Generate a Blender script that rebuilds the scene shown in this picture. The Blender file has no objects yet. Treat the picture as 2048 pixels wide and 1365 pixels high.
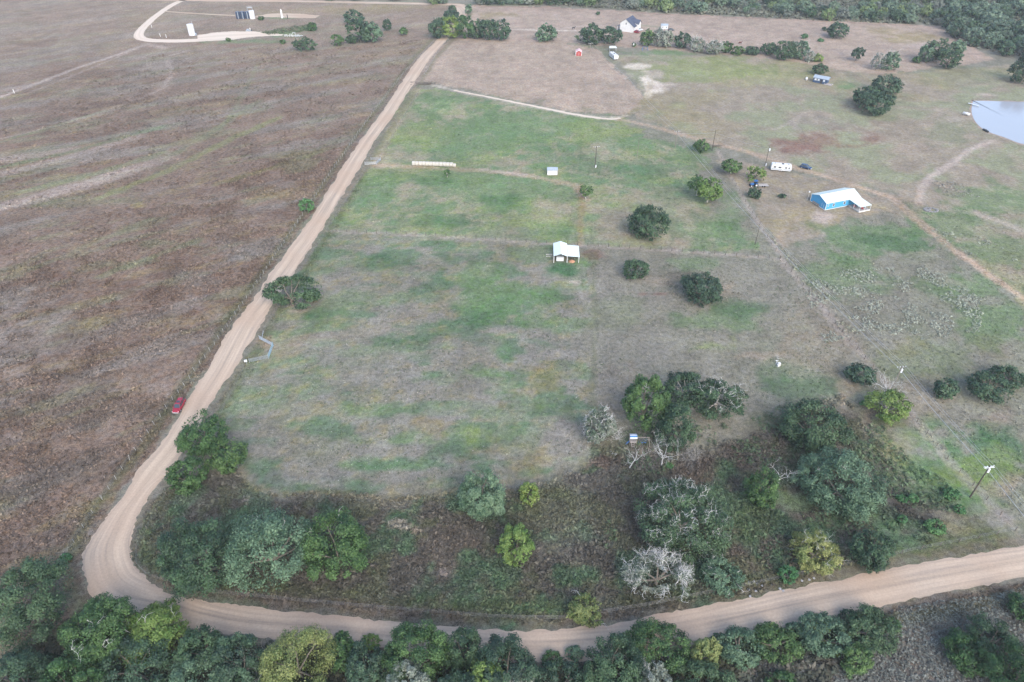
import bpy, math, random
import numpy as np

# ------------------------------------------------------------------ camera, sky, sun, exposure
sc = bpy.context.scene
CAM_H, FPX, PITCH = 120.0, 1365.0, math.radians(37.9)      # drone height (m), focal length (px of a 2048 px wide frame), tilt
cam_d = bpy.data.cameras.new('camera'); cam = bpy.data.objects.new('camera', cam_d); sc.collection.objects.link(cam)
cam_d.sensor_width = 36; cam_d.lens = 36 * FPX / 2048; cam_d.clip_start = 1; cam_d.clip_end = 12000
cam.location = (0, 0, CAM_H); cam.rotation_euler = (math.pi / 2 - PITCH, 0, 0); sc.camera = cam
SUN_EL, SUN_AZ = math.radians(38), math.radians(160)        # azimuth clockwise from +Y
world = bpy.data.worlds.new('World'); sc.world = world; world.use_nodes = True
wn = world.node_tree.nodes; sky = wn.new('ShaderNodeTexSky'); sky.sky_type = 'NISHITA'; sky.sun_disc = False
sky.sun_elevation = SUN_EL; sky.sun_rotation = SUN_AZ; sky.air_density = 1.0; sky.dust_density = 2.0; sky.ozone_density = 1.0
wn['Background'].inputs['Strength'].default_value = 0.15
world.node_tree.links.new(sky.outputs[0], wn['Background'].inputs['Color'])
sun_d = bpy.data.lights.new('sun', 'SUN'); sun_d.energy = 0.8; sun_d.angle = math.radians(45); sun_d.color = (1.0, 0.96, 0.90)
sun = bpy.data.objects.new('sun', sun_d); sc.collection.objects.link(sun)
sun.rotation_euler = (math.pi / 2 - SUN_EL, 0, math.pi - SUN_AZ); sun.location = (0, 0, 300)
sc.view_settings.view_transform = 'Standard'; sc.view_settings.look = 'None'
sc.view_settings.gamma = 1; sc.view_settings.use_curve_mapping = False
EXPOSURE = 1.74
sc.view_settings.exposure = EXPOSURE
sc.cycles.max_bounces = 5; sc.cycles.diffuse_bounces = 3; sc.cycles.transparent_max_bounces = 6; sc.cycles.volume_bounces = 0

# ------------------------------------------------------------------ helpers
R = random.Random(7); NR = np.random.default_rng(7)
col = sc.collection
CT, ST = math.cos(PITCH), math.sin(PITCH)
def G(px, py, z=0.0):
    """survey: photo coordinates (2048 wide) of a point at height z -> ground metres"""
    xc = (px - 1024) / FPX; yc = (682.5 - py) / FPX; t = (CAM_H - z) / (ST - yc * CT)
    return (xc * t, (CT + yc * ST) * t)
def GP(pts): return np.array([G(*p) for p in pts])
def proj(X, Y, Z):
    dz = Z - CAM_H; d = Y * CT - dz * ST; u = Y * ST + dz * CT
    return 1024 + FPX * X / d, 682.5 - FPX * u / d
def height(bx, by, ty):
    X, Y = G(bx, by); lo, hi = 0, 40
    for _ in range(40):
        m = (lo + hi) / 2
        if proj(X, Y, m)[1] > ty: lo = m
        else: hi = m
    return lo
def scale_at(X, Y, Z=0): return FPX / (Y * CT - (Z - CAM_H) * ST)
def heading(a, b):
    A, B = G(*a), G(*b); return math.atan2(B[1] - A[1], B[0] - A[0])

def lin(c):
    return tuple(((v / 255) / 12.92 if v / 255 <= 0.04045 else (((v / 255) + 0.055) / 1.055) ** 2.4) for v in c)

def hash2(ix, iy, seed):
    h = (ix.astype(np.int64) * 374761393 + iy.astype(np.int64) * 668265263 + seed * 1442695040888963) & 0xFFFFFFFF
    h = ((h ^ (h >> 13)) * 1274126177) & 0xFFFFFFFF
    return ((h ^ (h >> 16)) & 0xFFFF) / 65535.0
def vnoise(x, y, seed=0):
    ix, iy = np.floor(x), np.floor(y); fx, fy = x - ix, y - iy
    fx = fx * fx * (3 - 2 * fx); fy = fy * fy * (3 - 2 * fy)
    a = hash2(ix, iy, seed); b = hash2(ix + 1, iy, seed); c = hash2(ix, iy + 1, seed); d = hash2(ix + 1, iy + 1, seed)
    return (a * (1 - fx) + b * fx) * (1 - fy) + (c * (1 - fx) + d * fx) * fy
def fbm(x, y, s, seed=0, oct=4):
    x = x / s; y = y / s; v = 0; a = 0.5; t = 0
    for o in range(oct):
        v = v + a * vnoise(x, y, seed + o * 17); t += a; a *= 0.55; x = x * 2.03 + 11.3; y = y * 2.03 + 5.7
    return v / t
def sstep(a, b, x):
    t = np.clip((x - a) / (b - a), 0, 1); return t * t * (3 - 2 * t)
def inpoly(X, Y, poly):
    r = np.zeros(X.shape, bool); n = len(poly); j = n - 1
    for i in range(n):
        xi, yi = poly[i]; xj, yj = poly[j]
        if yi != yj:
            r ^= ((yi > Y) != (yj > Y)) & (X < (xj - xi) * (Y - yi) / (yj - yi) + xi)
        j = i
    return r
def linedist(X, Y, pts):
    d = np.full(X.shape, 1e9)
    for (ax, ay), (bx, by) in zip(pts[:-1], pts[1:]):
        vx, vy = bx - ax, by - ay; L = vx * vx + vy * vy + 1e-9
        t = np.clip(((X - ax) * vx + (Y - ay) * vy) / L, 0, 1)
        d = np.minimum(d, np.hypot(X - ax - t * vx, Y - ay - t * vy))
    return d

def fast_mesh(name, v, f):
    v = np.asarray(v, np.float32); f = np.asarray(f, np.int32); m, k = f.shape
    me = bpy.data.meshes.new(name); me.vertices.add(len(v)); me.vertices.foreach_set('co', v.ravel())
    me.loops.add(m * k); me.loops.foreach_set('vertex_index', f.ravel())
    me.polygons.add(m); me.polygons.foreach_set('loop_start', np.arange(0, m * k, k, dtype=np.int32))
    me.update(calc_edges=True); return me

class MB:
    """collects shapes that become ONE mesh"""
    def __init__(s): s.v = []; s.f = []
    def add(s, v, f):
        o = len(s.v); s.v += [tuple(p) for p in v]; s.f += [tuple(i + o for i in q) for q in f]; return s
    def box(s, c, d, rz=0, taper=1.0, ry=0):
        x, y, z = d[0] / 2, d[1] / 2, d[2] / 2; v = []
        for sz in (-1, 1):
            k = taper if sz > 0 else 1
            for sx, sy in ((-1, -1), (1, -1), (1, 1), (-1, 1)):
                px, py, pz = sx * x * k, sy * y * k, sz * z
                if ry: px, pz = px * math.cos(ry) + pz * math.sin(ry), -px * math.sin(ry) + pz * math.cos(ry)
                if rz: px, py = px * math.cos(rz) - py * math.sin(rz), px * math.sin(rz) + py * math.cos(rz)
                v.append((c[0] + px, c[1] + py, c[2] + pz))
        return s.add(v, [(3, 2, 1, 0), (4, 5, 6, 7), (0, 1, 5, 4), (1, 2, 6, 5), (2, 3, 7, 6), (3, 0, 4, 7)])
    def prism(s, prof, y0, y1, inset=0.0, axis='y'):
        """profile (x,z) extruded along y; profile must run round once"""
        n = len(prof); v = [(x, y0, z) for x, z in prof] + [(x, y1, z) for x, z in prof]
        if axis == 'x': v = [(b, a, c) for a, b, c in v]
        return s.add(v, [tuple(range(n)), tuple(range(2 * n - 1, n - 1, -1))] + [((i + 1) % n, i, n + i, n + (i + 1) % n) for i in range(n)])
    def tube(s, pts, rad, n=6, cap=True):
        if not hasattr(rad, '__len__'): rad = [rad] * len(pts)
        o = len(s.v); P = [np.array(p, float) for p in pts]
        for i, p in enumerate(P):
            t = P[min(i + 1, len(P) - 1)] - P[max(i - 1, 0)]; t = t / (np.linalg.norm(t) + 1e-9)
            a = np.cross(t, (0, 0, 1)) if abs(t[2]) < 0.9 else np.cross(t, (1, 0, 0)); a = a / np.linalg.norm(a); b = np.cross(t, a)
            for k in range(n):
                an = 2 * math.pi * k / n; q = p + (a * math.cos(an) + b * math.sin(an)) * rad[i]; s.v.append(tuple(q))
        for i in range(len(P) - 1):
            for k in range(n):
                s.f.append((o + i * n + k, o + i * n + (k + 1) % n, o + (i + 1) * n + (k + 1) % n, o + (i + 1) * n + k))
        if cap:
            s.f.append(tuple(o + k for k in range(n))[::-1]); s.f.append(tuple(o + (len(P) - 1) * n + k for k in range(n)))
        return s
    def quad(s, a, b, c, d): return s.add([a, b, c, d], [(0, 1, 2, 3)])
    def slab(s, a, b, c, d, t):
        """flat panel a-b-c-d with thickness t downward"""
        v = [a, b, c, d] + [(p[0], p[1], p[2] - t) for p in (a, b, c, d)]
        return s.add(v, [(0, 1, 2, 3), (7, 6, 5, 4), (0, 4, 5, 1), (1, 5, 6, 2), (2, 6, 7, 3), (3, 7, 4, 0)])
    def mesh(s, name, m, smooth=False):
        me = bpy.data.meshes.new(name); me.from_pydata(s.v, [], s.f); me.update(); me.materials.append(m)
        if smooth: me.polygons.foreach_set('use_smooth', [True] * len(me.polygons))
        return me
    def build(s, name, m, parent=None, smooth=False, bevel=0):
        o = bpy.data.objects.new(name, s.mesh(name, m, smooth)); col.objects.link(o)
        if parent is not None: o.parent = parent
        if bevel:
            b = o.modifiers.new('bevel', 'BEVEL'); b.width = bevel; b.segments = 2; b.limit_method = 'ANGLE'
        return o
def link(name, me, parent=None, loc=None, rz=0, m=None):
    o = bpy.data.objects.new(name, me); col.objects.link(o)
    if m is not None and not me.materials: me.materials.append(m)
    if parent is not None: o.parent = parent
    if loc is not None: o.location = loc
    if rz: o.rotation_euler = (0, 0, rz)
    return o
def tag(o, label=None, cat=None, group=None, kind=None):
    if label: o['label'] = label
    if cat: o['category'] = cat
    if group: o['group'] = group
    if kind: o['kind'] = kind
    return o
def thing(name, label, cat, loc=(0, 0, 0), rz=0, group=None):
    o = bpy.data.objects.new(name, None); col.objects.link(o); o.empty_display_size = 0.3
    o.location = loc; o.rotation_euler = (0, 0, rz); return tag(o, label, cat, group)
def g3(px, py, z=0.0): X, Y = G(px, py); return (X, Y, z)

# ------------------------------------------------------------------ materials
def _n(nt, t, **k):
    n = nt.nodes.new(t)
    for a, b in k.items(): setattr(n, a, b)
    return n
def mat(name, c, rough=0.8, var=0.12, scale=1.5, metal=0.0, spec=0.4, bump=0.0, stretch=(1, 1, 1)):
    m = bpy.data.materials.new(name); m.use_nodes = True; nt = m.node_tree; b = nt.nodes['Principled BSDF']
    b.inputs['Roughness'].default_value = rough; b.inputs['Metallic'].default_value = metal; b.inputs['Specular IOR Level'].default_value = spec
    tc = _n(nt, 'ShaderNodeTexCoord'); mp = _n(nt, 'ShaderNodeMapping'); mp.inputs['Scale'].default_value = stretch
    no = _n(nt, 'ShaderNodeTexNoise'); no.inputs['Scale'].default_value = scale; no.inputs['Detail'].default_value = 6
    rp = _n(nt, 'ShaderNodeMapRange'); rp.inputs['From Min'].default_value = 0.3; rp.inputs['From Max'].default_value = 0.7
    rp.inputs['To Min'].default_value = 1 - var; rp.inputs['To Max'].default_value = 1 + var
    mx = _n(nt, 'ShaderNodeMix', data_type='RGBA', blend_type='MULTIPLY'); mx.inputs['Factor'].default_value = 1
    mx.inputs['A'].default_value = (*c, 1)
    L = nt.links.new
    L(tc.outputs['Object'], mp.inputs['Vector']); L(mp.outputs[0], no.inputs['Vector']); L(no.outputs['Fac'], rp.inputs['Value'])
    L(rp.outputs[0], mx.inputs['B']); L(mx.outputs['Result'], b.inputs['Base Color'])
    if bump:
        bp = _n(nt, 'ShaderNodeBump'); bp.inputs['Strength'].default_value = bump; bp.inputs['Distance'].default_value = 0.1
        L(no.outputs['Fac'], bp.inputs['Height']); L(bp.outputs[0], b.inputs['Normal'])
    return m
def leaf_mat(name, c0, c1):
    m = bpy.data.materials.new(name); m.use_nodes = True; nt = m.node_tree; b = nt.nodes['Principled BSDF']; L = nt.links.new
    b.inputs['Roughness'].default_value = 0.65; b.inputs['Specular IOR Level'].default_value = 0.35
    at = _n(nt, 'ShaderNodeAttribute', attribute_name='tint'); oi = _n(nt, 'ShaderNodeObjectInfo')
    mx = _n(nt, 'ShaderNodeMix', data_type='RGBA'); mx.inputs['A'].default_value = (*c0, 1); mx.inputs['B'].default_value = (*c1, 1)
    hs = _n(nt, 'ShaderNodeHueSaturation'); hs.inputs['Saturation'].default_value = 1.18
    r1 = _n(nt, 'ShaderNodeMapRange'); r1.inputs['To Min'].default_value = 0.485; r1.inputs['To Max'].default_value = 0.515
    r2 = _n(nt, 'ShaderNodeMapRange'); r2.inputs['To Min'].default_value = 1.12; r2.inputs['To Max'].default_value = 0.86
    L(at.outputs['Fac'], mx.inputs['Factor']); L(mx.outputs['Result'], hs.inputs['Color']); L(oi.outputs['Random'], r1.inputs['Value'])
    L(oi.outputs['Random'], r2.inputs['Value']); L(r1.outputs[0], hs.inputs['Hue']); L(r2.outputs[0], hs.inputs['Value']); L(hs.outputs[0], b.inputs['Base Color'])
    return m
def col_mat(name, var=0.25, s1=0.9, s2=3.5, bump=0.5, hue=True):
    """surface whose colour is stored on the mesh, broken up by noise at several sizes"""
    m = bpy.data.materials.new(name); m.use_nodes = True; nt = m.node_tree; b = nt.nodes['Principled BSDF']; L = nt.links.new
    b.inputs['Roughness'].default_value = 0.95; b.inputs['Specular IOR Level'].default_value = 0.1
    at = _n(nt, 'ShaderNodeAttribute', attribute_name='Col'); lu = _n(nt, 'ShaderNodeAttribute', attribute_name='lump')
    tc = _n(nt, 'ShaderNodeTexCoord')
    def noise(s, d=4, r=0.6):
        n = _n(nt, 'ShaderNodeTexNoise'); n.inputs['Scale'].default_value = s; n.inputs['Detail'].default_value = d; n.inputs['Roughness'].default_value = r
        L(tc.outputs['Object'], n.inputs['Vector']); return n.outputs['Fac']
    def rng(x, a, bb):
        r = _n(nt, 'ShaderNodeMapRange'); r.inputs['From Min'].default_value = 0.28; r.inputs['From Max'].default_value = 0.72
        r.inputs['To Min'].default_value = a; r.inputs['To Max'].default_value = bb; L(x, r.inputs['Value']); return r.outputs[0]
    n1 = noise(s1, 5, 0.65); n2 = noise(s2, 3, 0.6); n3 = noise(0.12, 5, 0.7)
    a = _n(nt, 'ShaderNodeMath', operation='MULTIPLY_ADD'); L(rng(n1, -var, var), a.inputs[0]); L(lu.outputs['Fac'], a.inputs[1]); a.inputs[2].default_value = 1.0
    c = _n(nt, 'ShaderNodeMath', operation='MULTIPLY_ADD'); L(rng(n2, -var * 1.1, var * 1.1), c.inputs[0]); L(lu.outputs['Fac'], c.inputs[1]); L(a.outputs[0], c.inputs[2])
    e = _n(nt, 'ShaderNodeMath', operation='ADD'); L(rng(noise(.28, 4, .65), -.13, .13), e.inputs[0]); L(c.outputs[0], e.inputs[1])
    mx = _n(nt, 'ShaderNodeMix', data_type='RGBA', blend_type='MULTIPLY'); mx.inputs['Factor'].default_value = 1
    L(at.outputs['Color'], mx.inputs['A']); L(e.outputs[0], mx.inputs['B'])
    last = mx.outputs['Result']
    if hue:
        hs = _n(nt, 'ShaderNodeHueSaturation'); L(rng(n3, 0.488, 0.512), hs.inputs['Hue']); L(rng(noise(0.5, 4), 0.7, 1.35), hs.inputs['Saturation']); L(last, hs.inputs['Color']); last = hs.outputs[0]
    L(last, b.inputs['Base Color'])
    bp = _n(nt, 'ShaderNodeBump'); bp.inputs['Strength'].default_value = bump; bp.inputs['Distance'].default_value = 0.25
    L(n1, bp.inputs['Height']); L(bp.outputs[0], b.inputs['Normal'])
    return m

# ------------------------------------------------------------------ ground cover: what grows where, with some shade painted in (albedo)
K = np.array([1.9, 2.1, 2.4])                                                   # how much brighter the picture shows a surface than its albedo
def alb(c):
    v = np.array(lin(c)); g = v.mean(); return np.clip(g + (v - g) * 1.3, .004, 1) * np.array([1.0, 1.0, .97]) / K
C = {k: alb(v) for k, v in dict(
    base=(142, 144, 139), green=(122, 148, 119), bright=(148, 164, 124), dark=(90, 122, 99), bare=(196, 190, 190), tan=(178, 170, 163), rust=(123, 109, 103),
    red=(140, 116, 113), grey=(148, 149, 150), brush=(102, 102, 100), yellow=(162, 156, 130), field=(136, 126, 121), pink=(186, 174, 170),
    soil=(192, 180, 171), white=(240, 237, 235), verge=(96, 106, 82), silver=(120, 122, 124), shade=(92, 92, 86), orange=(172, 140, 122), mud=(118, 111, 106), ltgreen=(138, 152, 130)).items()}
ROAD_OUT = [(2300, 1112), (2048, 1155), (1900, 1183), (1760, 1212), (1620, 1243), (1480, 1275), (1340, 1302), (1210, 1318), (1080, 1323), (940, 1312), (800, 1300), (650, 1288),
    (520, 1278), (400, 1258), (310, 1240), (235, 1222), (185, 1192), (168, 1150), (166, 1115), (180, 1085), (205, 1045), (235, 1008), (270, 950), (327, 880), (375, 800), (415, 738),
    (466, 649), (503, 605), (537, 553), (575, 500), (613, 449), (650, 391), (684, 336), (718, 285), (763, 225), (804, 164), (838, 116), (875, 79), (897, 52), (912, 33), (911, 22), (903, 15)]
ROAD_IN = [(2300, 1046), (2048, 1090), (1890, 1118), (1745, 1143), (1600, 1176), (1465, 1202), (1335, 1226), (1205, 1249), (1060, 1260), (930, 1256), (790, 1245), (645, 1228),
    (505, 1214), (400, 1202), (350, 1190), (310, 1170), (280, 1142), (263, 1112), (261, 1080), (272, 1045), (292, 1003), (318, 965), (337, 945), (379, 882), (425, 805), (466, 740),
    (520, 655), (548, 605), (583, 553), (618, 500), (650, 449), (685, 391), (718, 338), (749, 283), (789, 228), (830, 164), (862, 116), (897, 77), (917, 52), (932, 32), (936, 17), (928, 9)]
POLY = {k: GP(v) for k, v in dict(
    left=[(-700, 1500), (-100, 1500), (100, 1330), (170, 1200), (166, 1115), (205, 1045), (270, 950), (375, 800), (466, 649), (613, 449), (763, 225), (875, 79), (905, 20), (900, 6), (600, 3), (-300, -10), (-1500, 300)],
    brush=[(262, 1100), (300, 1010), (335, 975), (400, 955), (470, 938), (495, 970), (560, 992), (620, 985), (700, 982), (780, 999), (900, 984), (1000, 984), (1100, 958), (1165, 938), (1190, 895), (1250, 888),
           (1330, 905), (1480, 880), (1560, 840), (1640, 800), (1690, 790), (1725, 850), (1770, 900), (1785, 960), (1850, 1010), (1900, 1060), (1860, 1092), (1800, 1108), (1500, 1190), (1200, 1246), (1050, 1254), (750, 1236), (450, 1204), (340, 1184), (285, 1142), (262, 1115)],
    south=[(-300, 1500), (100, 1330), (180, 1200), (300, 1236), (520, 1278), (940, 1312), (1080, 1323), (1340, 1302), (1620, 1243), (2048, 1155), (2400, 1095), (2500, 1500)],
    scrub=[(1560, 840), (1690, 775), (1745, 790), (1830, 870), (1990, 1058), (1800, 1112), (1500, 1190)],
    silver=[(1480, 1340), (1560, 1290), (1700, 1270), (1800, 1215), (1960, 1195), (2120, 1160), (2200, 1420), (1450, 1440)],
    tanfar=[(868, 100), (905, 78), (1060, 82), (1150, 92), (1200, 100), (1228, 130), (1290, 195), (1268, 225), (1235, 232), (1100, 215), (930, 180), (862, 165), (830, 172), (800, 215)],
    pasture=[(800, 182), (870, 178), (1000, 205), (1240, 243), (1380, 300), (1440, 400), (1500, 505), (1110, 488), (655, 460), (745, 325)],
    far=[(905, 80), (940, 10), (1100, 14), (1350, 28), (1880, 52), (1990, 120), (1760, 150), (1500, 112), (1250, 95), (1020, 82)],
    rightfield=[(1290, 195), (1230, 110), (1600, 112), (1760, 150), (2040, 130), (2200, 330), (2300, 640), (2100, 660), (1800, 390), (1560, 330), (1270, 235)],
    midleft=[(650, 465), (1110, 492), (1180, 505), (1185, 900), (1100, 955), (900, 980), (560, 988), (480, 935), (420, 840), (530, 660)],
    yard=[(1440, 320), (1540, 335), (1700, 372), (1790, 420), (1700, 440), (1620, 470), (1560, 500), (1500, 400)],
).items()}
def jac(px, py):
    a = np.array(G(px, py)); ex = (np.array(G(px + 1, py)) - a); ey = (np.array(G(px, py + 1)) - a)
    return a, np.linalg.inv(np.array([ex, ey]).T)
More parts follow.
